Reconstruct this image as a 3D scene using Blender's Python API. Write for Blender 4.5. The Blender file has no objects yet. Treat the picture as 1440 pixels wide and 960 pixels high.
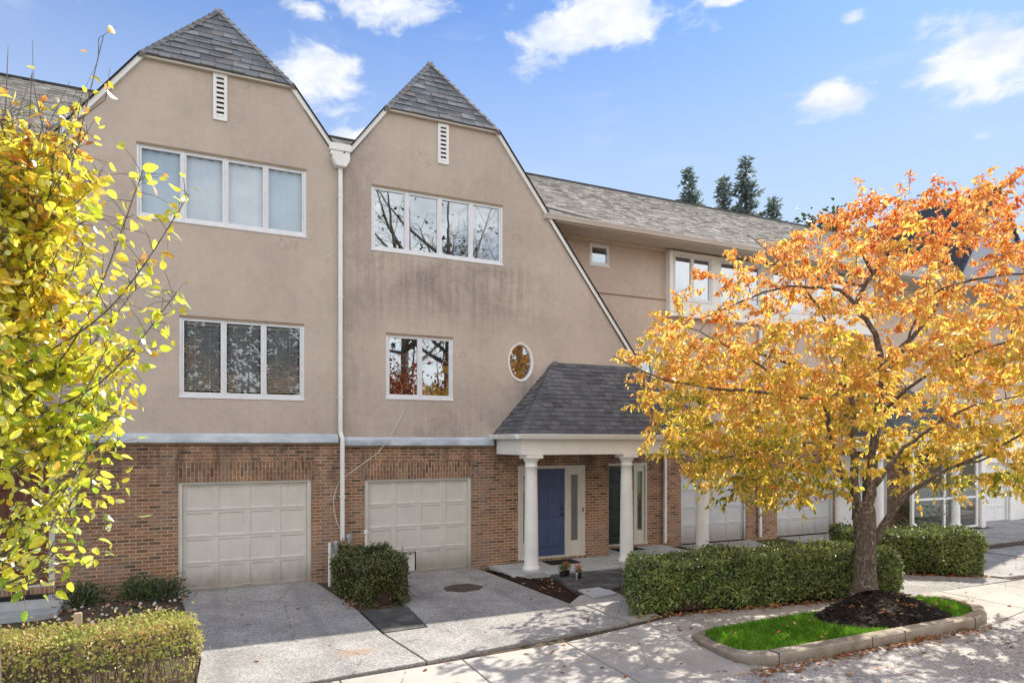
import bpy, bmesh, math, random
import numpy as np
from mathutils import Vector, Matrix
from mathutils.geometry import tessellate_polygon
R = math.radians
random.seed(7)
rng = np.random.default_rng(11)

# ------------------------------------------------------------------ camera, sky, sun, exposure
sc = bpy.context.scene
col = sc.collection
cam = bpy.data.cameras.new('camera')
cam.sensor_width = 36.0
cam.lens = 36.0 * 945.0 / 1440.0
cam.shift_y = (622.0 - 480.0) / 1440.0
cam.clip_end = 2000.0
camo = bpy.data.objects.new('camera', cam)
camo.location = (0, -14.4, 2.9)
camo.rotation_euler = (R(90), 0, R(-25))
col.objects.link(camo)
sc.camera = camo

SUN_EL, SUN_PHI = 44.0, 27.0          # elevation, angle from the facade direction (+X) towards the rear (+Y)
SUN = Vector((math.cos(R(SUN_EL)) * math.cos(R(SUN_PHI)), math.cos(R(SUN_EL)) * math.sin(R(SUN_PHI)), math.sin(R(SUN_EL))))
sl = bpy.data.lights.new('sun', 'SUN')
sl.energy = 2.0
sl.angle = R(0.55)
sl.color = (1.0, 0.93, 0.82)
so = bpy.data.objects.new('sun', sl)
so.rotation_euler = (-SUN).to_track_quat('-Z', 'Y').to_euler()
so.location = SUN * 60
col.objects.link(so)
sc.view_settings.view_transform = 'Standard'
sc.view_settings.look = 'None'
sc.view_settings.gamma = 1.0
sc.view_settings.exposure = 1.92
sc.view_settings.use_curve_mapping = False
sc.cycles.max_bounces = 8
sc.cycles.transparent_max_bounces = 12
sc.cycles.sample_clamp_indirect = 6

# ------------------------------------------------------------------ node helpers
class NT:
    def __init__(s, tree):
        s.t = tree
        s.n = tree.nodes
        s.l = tree.links
    def new(s, typ, **kw):
        n = s.n.new(typ)
        for k, v in kw.items():
            setattr(n, k, v)
        return n
    def put(s, sock, v):
        if v is None:
            return
        if isinstance(v, bpy.types.NodeSocket):
            s.l.new(v, sock)
        elif isinstance(v, (tuple, list)) and sock.type == 'RGBA' and len(v) == 3:
            sock.default_value = (*v, 1)
        else:
            sock.default_value = v
    def m(s, op, a, b=None, c=None, clamp=False):
        n = s.new('ShaderNodeMath', operation=op, use_clamp=clamp)
        for i, v in enumerate((a, b, c)):
            if v is not None:
                s.put(n.inputs[i], v)
        return n.outputs[0]
    def mix(s, f, a, b, blend='MIX'):
        n = s.new('ShaderNodeMix', data_type='RGBA', blend_type=blend)
        s.put(n.inputs[0], f)
        s.put(n.inputs[6], a)
        s.put(n.inputs[7], b)
        return n.outputs[2]
    def noise(s, vec, scale, detail=4, rough=.55, dist=0.0):
        n = s.new('ShaderNodeTexNoise')
        s.put(n.inputs['Vector'], vec)
        n.inputs['Scale'].default_value = scale
        n.inputs['Detail'].default_value = detail
        n.inputs['Roughness'].default_value = rough
        n.inputs['Distortion'].default_value = dist
        return n.outputs[0]
    def vor(s, vec, scale, feature='F1'):
        n = s.new('ShaderNodeTexVoronoi', feature=feature)
        s.put(n.inputs['Vector'], vec)
        n.inputs['Scale'].default_value = scale
        return n
    def mr(s, v, a, b, c=0.0, d=1.0, smooth=True):
        n = s.new('ShaderNodeMapRange')
        if smooth:
            n.interpolation_type = 'SMOOTHSTEP'
        for i, x in enumerate((v, a, b, c, d)):
            s.put(n.inputs[i], x)
        return n.outputs[0]
    def ramp(s, f, stops, const=False):
        n = s.new('ShaderNodeValToRGB')
        if const:
            n.color_ramp.interpolation = 'CONSTANT'
        e = n.color_ramp.elements
        while len(e) < len(stops):
            e.new(0.5)
        for el, (p, c) in zip(e, stops):
            el.position = p
            el.color = (*c, 1)
        s.put(n.inputs[0], f)
        return n.outputs[0]
    def xyz(s, x, y, z):
        n = s.new('ShaderNodeCombineXYZ')
        for i, v in enumerate((x, y, z)):
            s.put(n.inputs[i], v)
        return n.outputs[0]
    def sep(s, v):
        n = s.new('ShaderNodeSeparateXYZ')
        s.put(n.inputs[0], v)
        return n.outputs
    def pos(s):
        return s.new('ShaderNodeNewGeometry').outputs['Position']
    def rnd(s):
        return s.new('ShaderNodeNewGeometry').outputs['Random Per Island']
    def scale(s, v, sx, sy, sz):
        n = s.new('ShaderNodeMapping')
        s.put(n.inputs[0], v)
        n.inputs[3].default_value = (sx, sy, sz)
        return n.outputs[0]
    def bump(s, h, strength=.4, dist=.01):
        n = s.new('ShaderNodeBump')
        n.inputs['Strength'].default_value = strength
        n.inputs['Distance'].default_value = dist
        s.put(n.inputs['Height'], h)
        return n.outputs[0]

def mat(name):
    mt = bpy.data.materials.new(name)
    mt.use_nodes = True
    mt.node_tree.nodes.clear()
    nt = NT(mt.node_tree)
    out = nt.new('ShaderNodeOutputMaterial')
    return mt, nt, out

def pbsdf(nt, out, color, rough=.7, spec=.3, metal=0.0, normal=None):
    b = nt.new('ShaderNodeBsdfPrincipled')
    nt.put(b.inputs['Base Color'], color)
    nt.put(b.inputs['Roughness'], rough)
    b.inputs['Specular IOR Level'].default_value = spec
    b.inputs['Metallic'].default_value = metal
    nt.put(b.inputs['Normal'], normal)
    nt.l.new(b.outputs[0], out.inputs[0])
    return b

# ------------------------------------------------------------------ world: sky with small clouds
w = bpy.data.worlds.new('World')
sc.world = w
w.use_nodes = True
w.node_tree.nodes.clear()
nt = NT(w.node_tree)
wo = nt.new('ShaderNodeOutputWorld')
bg = nt.new('ShaderNodeBackground')
sky = nt.new('ShaderNodeTexSky', sky_type='NISHITA')
sky.sun_disc = False
sky.sun_elevation = R(SUN_EL)
sky.sun_rotation = R(90 - SUN_PHI)
sky.altitude = 50
sky.air_density = 1.0
sky.dust_density = 0.5
sky.ozone_density = 1.6
hs = nt.new('ShaderNodeHueSaturation')
hs.inputs['Saturation'].default_value = 1.12
nt.l.new(sky.outputs[0], hs.inputs['Color'])
d = nt.new('ShaderNodeTexCoord').outputs['Generated']
dx, dy, dz = nt.sep(d)
az = nt.m('ARCTAN2', dx, dy)
el = nt.m('ARCSINE', dz)
puff = None
for a0, e0, sa, se, k in ((.238, .565, .095, .024, 1.0), (.163, .479, .060, .036, 1.0), (.563, .552, .125, .036, 1.1), (.47, .515, .05, .016, .55),
                          (1.045, .437, .066, .040, 1.25), (.868, .434, .056, .020, 1.1), (.744, .562, .035, .010, .8),
                          (.906, .512, .022, .012, .6), (.198, .416, .03, .010, .9), (1.07, .36, .05, .010, .5),
                          (1.02, .56, .045, .010, .7), (.139, .556, .04, .016, .8), (-.5, .5, .2, .05, .8), (1.9, .4, .3, .05, .8),
                          (2.8, .35, .3, .06, .9), (-1.6, .42, .25, .05, .8), (3.0, .7, .2, .07, .7), (-2.5, .5, .3, .05, .8)):
    q = nt.m('ADD', nt.m('POWER', nt.m('DIVIDE', nt.m('SUBTRACT', az, a0), sa), 2.0),
             nt.m('POWER', nt.m('DIVIDE', nt.m('SUBTRACT', el, e0), se), 2.0))
    g = nt.m('MULTIPLY', nt.m('EXPONENT', nt.m('MULTIPLY', q, -.7)), k)
    puff = g if puff is None else nt.m('MAXIMUM', puff, g)
cv = nt.xyz(nt.m('MULTIPLY', az, 1.0), nt.m('MULTIPLY', el, 1.7), 0.3)
cn = nt.noise(cv, 15, 9, .60, .35)
cm = nt.m('ADD', puff, nt.m('MULTIPLY', nt.m('SUBTRACT', cn, .5), 2.0))
cmask = nt.mr(cm, .38, .92, 0, .98)
wisp = nt.mr(nt.noise(nt.xyz(az, nt.m('MULTIPLY', el, 3.5), .8), 3.2, 6, .6, .4), .52, .8, 0, .3)
cmask = nt.m('MAXIMUM', cmask, wisp)
shade = nt.mr(nt.noise(nt.xyz(az, nt.m('MULTIPLY', el, 1.9), .9), 13, 6, .62), .34, .64, 0.0, 1.0)
cc = nt.mix(shade, (1.95, 2.2, 2.62), (2.72, 2.76, 2.82))
gm = nt.new('ShaderNodeGamma')
nt.l.new(hs.outputs[0], gm.inputs[0])
gm.inputs[1].default_value = 1.2
sr, sg, sb = nt.sep(gm.outputs[0])
soft = lambda v, k: nt.m('DIVIDE', v, nt.m('ADD', 1.0, nt.m('DIVIDE', v, k)))     # film-like shoulder so the air round the sun does not burn out
clear = nt.xyz(soft(nt.m('MULTIPLY', sr, .13), 2.0), soft(nt.m('MULTIPLY', sg, .27), 4.0), soft(nt.m('MULTIPLY', sb, .46), 7.0))
low = nt.mr(el, .74, .20, .02, .90)      # pale air near the horizon
clear = nt.mix(low, clear, (1.75, 2.15, 2.75))
skyc = nt.mix(cmask, clear, cc)
# broken bright cloud added behind the camera, out of view, as facade fill light
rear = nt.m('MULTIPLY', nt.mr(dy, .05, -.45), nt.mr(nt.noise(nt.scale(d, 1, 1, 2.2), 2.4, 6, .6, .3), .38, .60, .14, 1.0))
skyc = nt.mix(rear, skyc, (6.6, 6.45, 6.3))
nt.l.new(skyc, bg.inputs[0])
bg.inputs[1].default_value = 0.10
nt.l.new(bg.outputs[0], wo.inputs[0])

# ------------------------------------------------------------------ materials
M = {}
def simple(name, c, rough=.6, spec=.3, metal=0.0, var=.12, vscale=6.0, bump=0.0, bscale=60):
    mt, nt, out = mat(name)
    p = nt.pos()
    n = nt.noise(p, vscale, 5, .6)
    f = nt.mr(n, .25, .75, 1 - var, 1 + var)
    cc = nt.mix(1.0, c, nt.xyz(f, f, f), 'MULTIPLY')
    nm = nt.bump(nt.noise(p, bscale, 4), bump, .004) if bump else None
    pbsdf(nt, out, cc, rough, spec, metal, nm)
    M[name] = mt
    return mt

simple('white_paint', (.74, .74, .72), .45, .4, var=.05, vscale=3)
simple('porch_white', (.78, .77, .74), .5, .35, var=.05, vscale=2.2)
simple('window_white', (.70, .71, .73), .4, .4, var=.06, vscale=8)
simple('cream_paint', (.62, .59, .51), .5, .35, var=.05)
simple('soffit_paint', (.56, .51, .46), .6, .2, var=.06, vscale=2)
simple('brown_strip', (.26, .19, .13), .7, .2, var=.15)  # strip brown: painted shade at window heads and under ledges, also wall groove
simple('dark_edge', (.03, .03, .032), .95, .02)
def worn_paint(name, c0):
    mt, nt, out = mat(name)
    p = nt.pos()
    x, y, z = nt.sep(p)
    f = nt.mr(nt.noise(p, 2.5, 5, .6), .25, .75, .94, 1.05)
    c = nt.mix(1.0, c0, nt.xyz(f, f, f), 'MULTIPLY')
    dirt = nt.m('MULTIPLY', nt.mr(nt.m('ADD', z, nt.m('MULTIPLY', nt.noise(nt.scale(p, 6, 1, 2), 1.0, 5, .7), -.5)), .35, -.25), .75)
    run = nt.m('MULTIPLY', nt.mr(nt.noise(nt.scale(p, 14, 1, .9), 1.0, 5, .65), .56, .74), .22)
    c = nt.mix(nt.m('MAXIMUM', dirt, run), c, (.26, .225, .18))
    chip = nt.m('MULTIPLY', nt.mr(nt.noise(p, 38, 5, .7), .67, .72), nt.mr(z, .55, .1, 0, .8))
    c = nt.mix(chip, c, (.20, .15, .11))
    pbsdf(nt, out, c, .5, .3)
    M[name] = mt
worn_paint('garage_paint', (.60, .572, .515))
worn_paint('garage_grey', (.53, .54, .54))
simple('garage_patch', (.66, .62, .56), .6, .2, var=.05)
simple('blue_door', (.062, .088, .18), .4, .4, var=.08, vscale=4)
simple('green_door', (.020, .030, .024), .35, .4)
simple('red_door', (.155, .048, .032), .45, .35, var=.1)
simple('black_metal', (.02, .02, .022), .35, .5)
simple('steel', (.45, .46, .47), .35, .5, metal=.6)
simple('meter_grey', (.34, .36, .37), .5, .4, var=.1)
simple('dark_room', (.035, .033, .032), .9, .1)
simple('blind_slat', (.55, .55, .54), .6, .3, var=.05)
simple('shade_blue', (.47, .58, .66), .8, .1, var=.06, vscale=2)
simple('shade_white', (.65, .72, .77), .8, .1, var=.07, vscale=2.5)
simple('curtain', (.72, .73, .73), .8, .1, var=.05)
simple('mat_black', (.03, .032, .035), .95, .1, var=.3, vscale=40)
simple('wood_stake', (.46, .36, .26), .8, .2, var=.2, vscale=14)
simple('pot_black', (.02, .02, .02), .5, .4)
simple('cable_white', (.62, .60, .56), .5, .4)
simple('pale_slab', (.50, .51, .52), .85, .2, var=.06, bump=.2)
simple('step_concrete', (.46, .47, .47), .85, .2, var=.14, vscale=5, bump=.25)
simple('step_blue', (.37, .40, .41), .85, .2, var=.12, vscale=5)
simple('flower_pink', (.62, .24, .16), .7, .2, var=.3, vscale=60)
simple('roof_underlay', (.17, .16, .15), .95, .05)
simple('flashing', (.24, .225, .205), .9, .1)
simple('far_wall', (.36, .38, .43), .9, .1, var=.05)
simple('far_roof', (.065, .068, .078), .9, .1, var=.2, vscale=8)
simple('plaster_back', (.30, .26, .23), .9, .1)
simple('gravel_white', (.6, .58, .55), .8, .2, var=.2, vscale=30)

def stucco(name, base, kind):
    mt, nt, out = mat(name)
    p = nt.pos()
    x, y, z = nt.sep(p)
    big = nt.mr(nt.noise(p, .55, 5, .6), .3, .7, .90, 1.08)
    fine = nt.mr(nt.noise(p, 34, 4, .7), .25, .75, .90, 1.09)
    med = nt.mr(nt.noise(p, 7, 4, .65), .25, .75, .95, 1.05)
    f = nt.m('MULTIPLY', nt.m('MULTIPLY', big, fine), med)
    c = nt.mix(1.0, base, nt.xyz(f, f, f), 'MULTIPLY')
    streak = nt.noise(nt.scale(p, 9, 1, .55), 1.0, 6, .65)
    blot = nt.noise(p, .9, 6, .7, .6)
    speck = nt.noise(p, 22, 5, .75)
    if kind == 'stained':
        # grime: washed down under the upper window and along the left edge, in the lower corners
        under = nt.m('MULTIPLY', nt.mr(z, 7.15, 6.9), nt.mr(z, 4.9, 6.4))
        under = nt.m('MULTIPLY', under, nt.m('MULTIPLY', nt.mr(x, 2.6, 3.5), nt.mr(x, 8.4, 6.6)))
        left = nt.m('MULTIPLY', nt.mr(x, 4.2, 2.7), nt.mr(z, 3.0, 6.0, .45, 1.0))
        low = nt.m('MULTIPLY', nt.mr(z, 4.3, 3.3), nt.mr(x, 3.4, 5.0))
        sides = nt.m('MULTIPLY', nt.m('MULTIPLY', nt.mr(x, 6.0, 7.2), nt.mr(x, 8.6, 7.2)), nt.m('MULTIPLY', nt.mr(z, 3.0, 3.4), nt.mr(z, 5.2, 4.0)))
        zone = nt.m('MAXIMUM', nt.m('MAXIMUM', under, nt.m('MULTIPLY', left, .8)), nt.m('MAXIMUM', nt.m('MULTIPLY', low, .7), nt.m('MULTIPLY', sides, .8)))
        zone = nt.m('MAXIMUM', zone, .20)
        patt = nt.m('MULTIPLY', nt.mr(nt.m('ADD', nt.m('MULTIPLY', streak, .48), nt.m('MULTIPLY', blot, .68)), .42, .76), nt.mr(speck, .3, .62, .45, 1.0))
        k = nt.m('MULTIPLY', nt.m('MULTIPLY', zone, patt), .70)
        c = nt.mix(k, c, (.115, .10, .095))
    else:
        k = nt.m('MULTIPLY', nt.mr(nt.m('ADD', nt.m('MULTIPLY', streak, .5), nt.m('MULTIPLY', blot, .6)), .52, .85), .35)
        c = nt.mix(k, c, (base[0] * .55, base[1] * .53, base[2] * .52))
    wob_ = nt.new('ShaderNodeVectorMath', operation='ADD')
    nt.put(wob_.inputs[0], p)
    nz = nt.new('ShaderNodeTexNoise')
    nz.inputs['Scale'].default_value = 2.5
    nz.inputs['Detail'].default_value = 5
    nt.put(nz.inputs['Vector'], p)
    nt.put(wob_.inputs[1], nz.outputs['Color'])
    ck = nt.vor(wob_.outputs[0], .42, 'DISTANCE_TO_EDGE').outputs['Distance']
    ck = nt.m('MULTIPLY', nt.mr(ck, .0, .0045, 1, 0), nt.mr(nt.noise(p, .8, 3), .48, .62, 0, .45))
    c = nt.mix(ck, c, (.13, .11, .10))
    h = nt.m('ADD', nt.noise(p, 90, 3, .6), nt.m('MULTIPLY', nt.noise(p, 260, 2, .6), .5))
    pbsdf(nt, out, c, .93, .12, 0, nt.bump(h, .35, .006))
    M[name] = mt
stucco('stucco_tan', (.482, .408, .348), 'plain')
stucco('stucco_stained', (.490, .413, .352), 'stained')
stucco('stucco_pink', (.52, .425, .355), 'plain')

def brick(name, rot=False):
    mt, nt, out = mat(name)
    p = nt.pos()
    x, y, z = nt.sep(p)
    u = nt.m('ADD', x, y)
    a, b = (z, u) if rot else (u, z)
    wob = nt.m('MULTIPLY', nt.m('SUBTRACT', nt.noise(p, 14, 2), .5), .006)
    rowf = nt.m('DIVIDE', nt.m('ADD', b, wob), .0685)
    row = nt.m('FLOOR', rowf)
    cf = nt.m('ADD', nt.m('DIVIDE', nt.m('ADD', a, wob), .2110), nt.m('MULTIPLY', nt.m('MODULO', row, 2.0), .5))
    colm = nt.m('FLOOR', cf)
    fr = nt.m('SUBTRACT', rowf, row)
    fc = nt.m('SUBTRACT', cf, colm)
    er = nt.m('MULTIPLY', nt.m('MINIMUM', fr, nt.m('SUBTRACT', 1.0, fr)), .0685)
    ec = nt.m('MULTIPLY', nt.m('MINIMUM', fc, nt.m('SUBTRACT', 1.0, fc)), .2110)
    e = nt.m('MINIMUM', er, ec)
    mort = nt.mr(e, .0050, .0085, 1.0, 0.0)
    wn = nt.new('ShaderNodeTexWhiteNoise', noise_dimensions='2D')
    nt.put(wn.inputs[0], nt.xyz(row, colm, 0))
    c = nt.ramp(wn.outputs[0], [(0, (.095, .058, .038)), (.10, (.24, .122, .070)), (.35, (.33, .160, .088)), (.55, (.27, .145, .088)), (.72, (.38, .205, .115)), (.86, (.20, .118, .078)), (.95, (.12, .08, .058)), (1.0, (.42, .25, .155))])
    g = nt.mr(nt.noise(p, 45, 4, .7), .25, .75, .78, 1.18)
    c = nt.mix(1.0, c, nt.xyz(g, g, g), 'MULTIPLY')
    # soot and lime bloom on the weathered band near the ledge
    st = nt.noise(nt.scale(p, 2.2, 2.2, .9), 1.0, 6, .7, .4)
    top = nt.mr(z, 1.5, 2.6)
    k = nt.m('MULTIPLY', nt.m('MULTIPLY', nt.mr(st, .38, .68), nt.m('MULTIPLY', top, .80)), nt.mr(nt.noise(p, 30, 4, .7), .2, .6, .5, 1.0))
    bl = nt.noise(nt.scale(p, 1.1, 1.1, .7), 1.3, 6, .65, .3)
    k2 = nt.m('MULTIPLY', nt.mr(bl, .47, .68), .55)
    mo = nt.mix(nt.mr(nt.noise(p, 3, 4), .3, .7), (.42, .33, .245), (.55, .45, .345))
    c = nt.mix(mort, c, mo)
    c = nt.mix(k2, c, (.30, .235, .185))
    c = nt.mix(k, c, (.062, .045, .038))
    h = nt.m('ADD', nt.m('SUBTRACT', 1.0, mort), nt.m('MULTIPLY', nt.noise(p, 120, 3), .25))
    pbsdf(nt, out, c, .9, .15, 0, nt.bump(h, .55, .006))
    M[name] = mt
brick('brick')
brick('brick_soldier', True)

def shingles(name, stops, grit=.15):
    mt, nt, out = mat(name)
    p = nt.pos()
    c = nt.ramp(nt.rnd(), stops)
    g = nt.mr(nt.noise(p, 160, 3, .7), .25, .75, 1 - grit * 1.4, 1 + grit * 1.4)
    g2 = nt.mr(nt.noise(p, 1.3, 5, .6), .3, .7, .88, 1.10)
    f = nt.m('MULTIPLY', g, g2)
    c = nt.mix(1.0, c, nt.xyz(f, f, f), 'MULTIPLY')
    pbsdf(nt, out, c, .92, .15, 0, nt.bump(nt.noise(p, 240, 3), .3, .004))
    M[name] = mt
shingles('slate_shingle', [(0, (.115, .12, .13)), (.25, (.155, .168, .185)), (.45, (.14, .145, .155)), (.6, (.175, .16, .163)), (.75, (.185, .197, .21)), (.9, (.13, .142, .16)), (1, (.215, .225, .235))])
shingles('charcoal_shingle', [(0, (.085, .085, .09)), (.3, (.105, .106, .112)), (.6, (.122, .123, .13)), (.85, (.145, .146, .152)), (1, (.095, .095, .10))])
shingles('weathered_shingle', [(0, (.29, .275, .25)), (.3, (.335, .318, .292)), (.55, (.31, .295, .272)), (.8, (.355, .338, .312)), (1, (.38, .362, .333))])

def ledge():
    mt, nt, out = mat('ledge_metal')
    p = nt.pos()
    x, y, z = nt.sep(p)
    n = nt.noise(nt.scale(p, 1.5, 1, 4), 1.0, 6, .7)
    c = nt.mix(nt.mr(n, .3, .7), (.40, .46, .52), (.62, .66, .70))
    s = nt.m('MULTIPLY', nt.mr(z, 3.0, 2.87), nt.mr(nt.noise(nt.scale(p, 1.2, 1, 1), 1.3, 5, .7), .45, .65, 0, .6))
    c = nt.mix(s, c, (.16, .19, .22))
    pbsdf(nt, out, c, .55, .4, .15)
    M['ledge_metal'] = mt
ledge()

def glassmat(name, refl, tint=.75):
    mt, nt, out = mat(name)
    p = nt.pos()
    tr = nt.new('ShaderNodeBsdfTransparent')
    tr.inputs[0].default_value = (tint, tint * 1.01, tint * 1.02, 1)
    gl = nt.new('ShaderNodeBsdfGlossy')
    gl.inputs['Roughness'].default_value = .012
    gl.inputs['Color'].default_value = (.84, .93, 1.0, 1)
    nt.put(gl.inputs['Normal'], nt.bump(nt.noise(p, 1.1, 2), .05, .02))
    lw = nt.new('ShaderNodeLayerWeight')
    lw.inputs[0].default_value = .25
    f = nt.m('ADD', nt.m('MULTIPLY', lw.outputs['Fresnel'], .6), refl, clamp=True)
    mx = nt.new('ShaderNodeMixShader')
    nt.put(mx.inputs[0], f)
    nt.l.new(tr.outputs[0], mx.inputs[1])
    nt.l.new(gl.outputs[0], mx.inputs[2])
    nt.l.new(mx.outputs[0], out.inputs[0])
    M[name] = mt
glassmat('glass', .33, .75)
glassmat('glass_soft', .07, .92)
glassmat('glass_blinds', .12, .85)
glassmat('glass_clear', .14, .9)

def ground_mats():
    # exposed-aggregate drive
    mt, nt, out = mat('aggregate')
    p = nt.pos()
    v = nt.vor(p, 70)
    v2 = nt.vor(p, 34)
    sp = nt.ramp(nt.sep(v.outputs['Color'])[0], [(0, (.20, .20, .195)), (.3, (.42, .405, .38)), (.65, (.58, .555, .515)), (.88, (.72, .69, .64)), (1, (.30, .28, .25))])
    c = nt.mix(nt.mr(v.outputs['Distance'], .25, .6), sp, (.36, .35, .335))
    sp2 = nt.mr(nt.sep(v2.outputs['Color'])[1], 0, 1, .82, 1.16)
    f = nt.m('MULTIPLY', sp2, nt.mr(nt.noise(p, 1.1, 6, .65), .25, .75, .66, 1.02))
    c = nt.mix(1.0, c, nt.xyz(f, f, f), 'MULTIPLY')
    px, py, pz = nt.sep(p)
    tr1 = nt.m('ABSOLUTE', nt.m('SUBTRACT', nt.m('ABSOLUTE', nt.m('SUBTRACT', px, 1.0)), .72))
    tr2 = nt.m('ABSOLUTE', nt.m('SUBTRACT', nt.m('ABSOLUTE', nt.m('SUBTRACT', px, 4.6)), .72))
    tyre = nt.m('MULTIPLY', nt.mr(nt.m('ADD', nt.m('MINIMUM', tr1, tr2), nt.m('MULTIPLY', nt.noise(p, 3, 5, .7), .25)), .32, .10), .30)
    c = nt.mix(tyre, c, (.16, .16, .165))
    oil = nt.m('MULTIPLY', nt.mr(nt.noise(p, 2.3, 4, .6, .4), .66, .76), .45)
    c = nt.mix(oil, c, (.10, .095, .09))
    ckd = nt.vor(nt.scale(p, .42, .30, 1), 1.0, 'DISTANCE_TO_EDGE').outputs['Distance']
    ckd = nt.m('MULTIPLY', nt.mr(nt.m('ADD', ckd, nt.m('MULTIPLY', nt.m('SUBTRACT', nt.noise(p, 5, 5, .7), .5), .05)), .0, .0035, 1, 0), .55)
    c = nt.mix(ckd, c, (.11, .105, .10))
    spot = nt.m('ADD', nt.m('POWER', nt.m('DIVIDE', nt.m('SUBTRACT', px, 1.95), .40), 2.0), nt.m('POWER', nt.m('DIVIDE', nt.m('SUBTRACT', py, -5.05), .22), 2.0))
    spot = nt.m('MULTIPLY', nt.mr(nt.m('ADD', spot, nt.noise(p, 5, 4)), 1.5, .5), .55)
    c = nt.mix(spot, c, (.34, .22, .13))
    rust = nt.m('MULTIPLY', nt.mr(nt.noise(p, .8, 4, .6), .62, .78), .35)
    c = nt.mix(rust, c, (.36, .26, .17))
    pbsdf(nt, out, c, .9, .2, 0, nt.bump(v.outputs['Distance'], .5, .006))
    M['aggregate'] = mt
    # concrete paving
    mt, nt, out = mat('concrete')
    p = nt.pos()
    n1 = nt.noise(p, 1.0, 7, .65)
    n2 = nt.noise(p, 48, 4, .7)
    c = nt.ramp(n1, [(.25, (.37, .345, .31)), (.5, (.455, .43, .39)), (.75, (.51, .485, .445))])
    f = nt.mr(n2, .25, .75, .84, 1.14)
    c = nt.mix(1.0, c, nt.xyz(f, f, f), 'MULTIPLY')
    st = nt.m('MULTIPLY', nt.mr(nt.noise(p, .75, 6, .68, .5), .48, .72), .60)
    c = nt.mix(st, c, (.25, .235, .21))
    crk = nt.vor(nt.scale(p, .35, .5, 1), 1.0, 'DISTANCE_TO_EDGE').outputs['Distance']
    crk = nt.m('MULTIPLY', nt.mr(nt.m('ADD', crk, nt.m('MULTIPLY', nt.m('SUBTRACT', nt.noise(p, 6, 4), .5), .03)), .0, .004, 1, 0), .6)
    c = nt.mix(crk, c, (.10, .095, .085))
    pbsdf(nt, out, c, .9, .2, 0, nt.bump(n2, .3, .004))
    M['concrete'] = mt
    # worn dark slab
    mt, nt, out = mat('dark_concrete')
    p = nt.pos()
    c = nt.ramp(nt.noise(p, 2.6, 7, .7, .4), [(.28, (.05, .05, .047)), (.5, (.085, .085, .08)), (.72, (.21, .20, .185))])
    f = nt.mr(nt.noise(p, 60, 4, .7), .25, .75, .85, 1.13)
    c = nt.mix(1.0, c, nt.xyz(f, f, f), 'MULTIPLY')
    pbsdf(nt, out, c, .85, .25, 0, nt.bump(nt.noise(p, 60, 4), .25, .004))
    M['dark_concrete'] = mt
    # kerb stone
    mt, nt, out = mat('kerb_concrete')
    p = nt.pos()
    x, y, z = nt.sep(p)
    c = nt.ramp(nt.noise(p, 3.2, 7, .7, .3), [(.25, (.20, .165, .12)), (.5, (.36, .315, .25)), (.75, (.48, .44, .37))])
    f = nt.mr(nt.noise(p, 70, 4, .7), .25, .75, .82, 1.16)
    c = nt.mix(1.0, c, nt.xyz(f, f, f), 'MULTIPLY')
    dirt = nt.m('MULTIPLY', nt.mr(z, .14, .0), nt.mr(nt.noise(p, 5, 5, .7), .3, .7, .25, .8))
    c = nt.mix(dirt, c, (.12, .09, .062))
    pbsdf(nt, out, c, .9, .2, 0, nt.bump(nt.noise(p, 40, 5), .5, .006))
    M['kerb_concrete'] = mt
    # road
    mt, nt, out = mat('road_surface')
    p = nt.pos()
    v = nt.vor(p, 55)
    c = nt.ramp(nt.sep(v.outputs['Color'])[0], [(0, (.25, .24, .23)), (.5, (.41, .39, .37)), (.85, (.52, .50, .47)), (1, (.66, .64, .6))])
    f = nt.m('MULTIPLY', nt.mr(nt.noise(p, .9, 6, .65), .25, .75, .82, 1.12), nt.mr(nt.noise(p, 30, 3), .3, .7, .9, 1.1))
    c = nt.mix(1.0, c, nt.xyz(f, f, f), 'MULTIPLY')
    pbsdf(nt, out, c, .92, .2, 0, nt.bump(v.outputs['Distance'], .4, .006))
    M['road_surface'] = mt
    # soil and mulch
    for nm, a, b, cc in (('soil', (.055, .042, .03), (.14, .11, .08), (.22, .18, .13)), ('mulch', (.018, .012, .009), (.05, .031, .022), (.10, .065, .045)), ('black_mulch', (.010, .009, .008), (.030, .026, .023), (.085, .07, .058))):
        mt, nt, out = mat(nm)
        p = nt.pos()
        v = nt.vor(nt.scale(p, 1, 1.7, 1), 45)
        n = nt.m('ADD', nt.m('MULTIPLY', nt.noise(p, 9, 6, .7), .5), nt.m('MULTIPLY', nt.sep(v.outputs['Color'])[0], .5))
        c = nt.ramp(n, [(.2, a), (.5, b), (.8, cc)])
        pbsdf(nt, out, c, .95, .1, 0, nt.bump(nt.m('ADD', n, v.outputs['Distance']), .9, .02))
        M[nm] = mt
    # far ground
    mt, nt, out = mat('lawn_ground')
    p = nt.pos()
    c = nt.ramp(nt.noise(p, .35, 6, .7), [(.3, (.05, .06, .02)), (.5, (.075, .085, .03)), (.7, (.12, .09, .045))])
    pbsdf(nt, out, c, .95, .1, 0, nt.bump(nt.noise(p, 20, 5), .6, .03))
    M['lawn_ground'] = mt
ground_mats()

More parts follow.
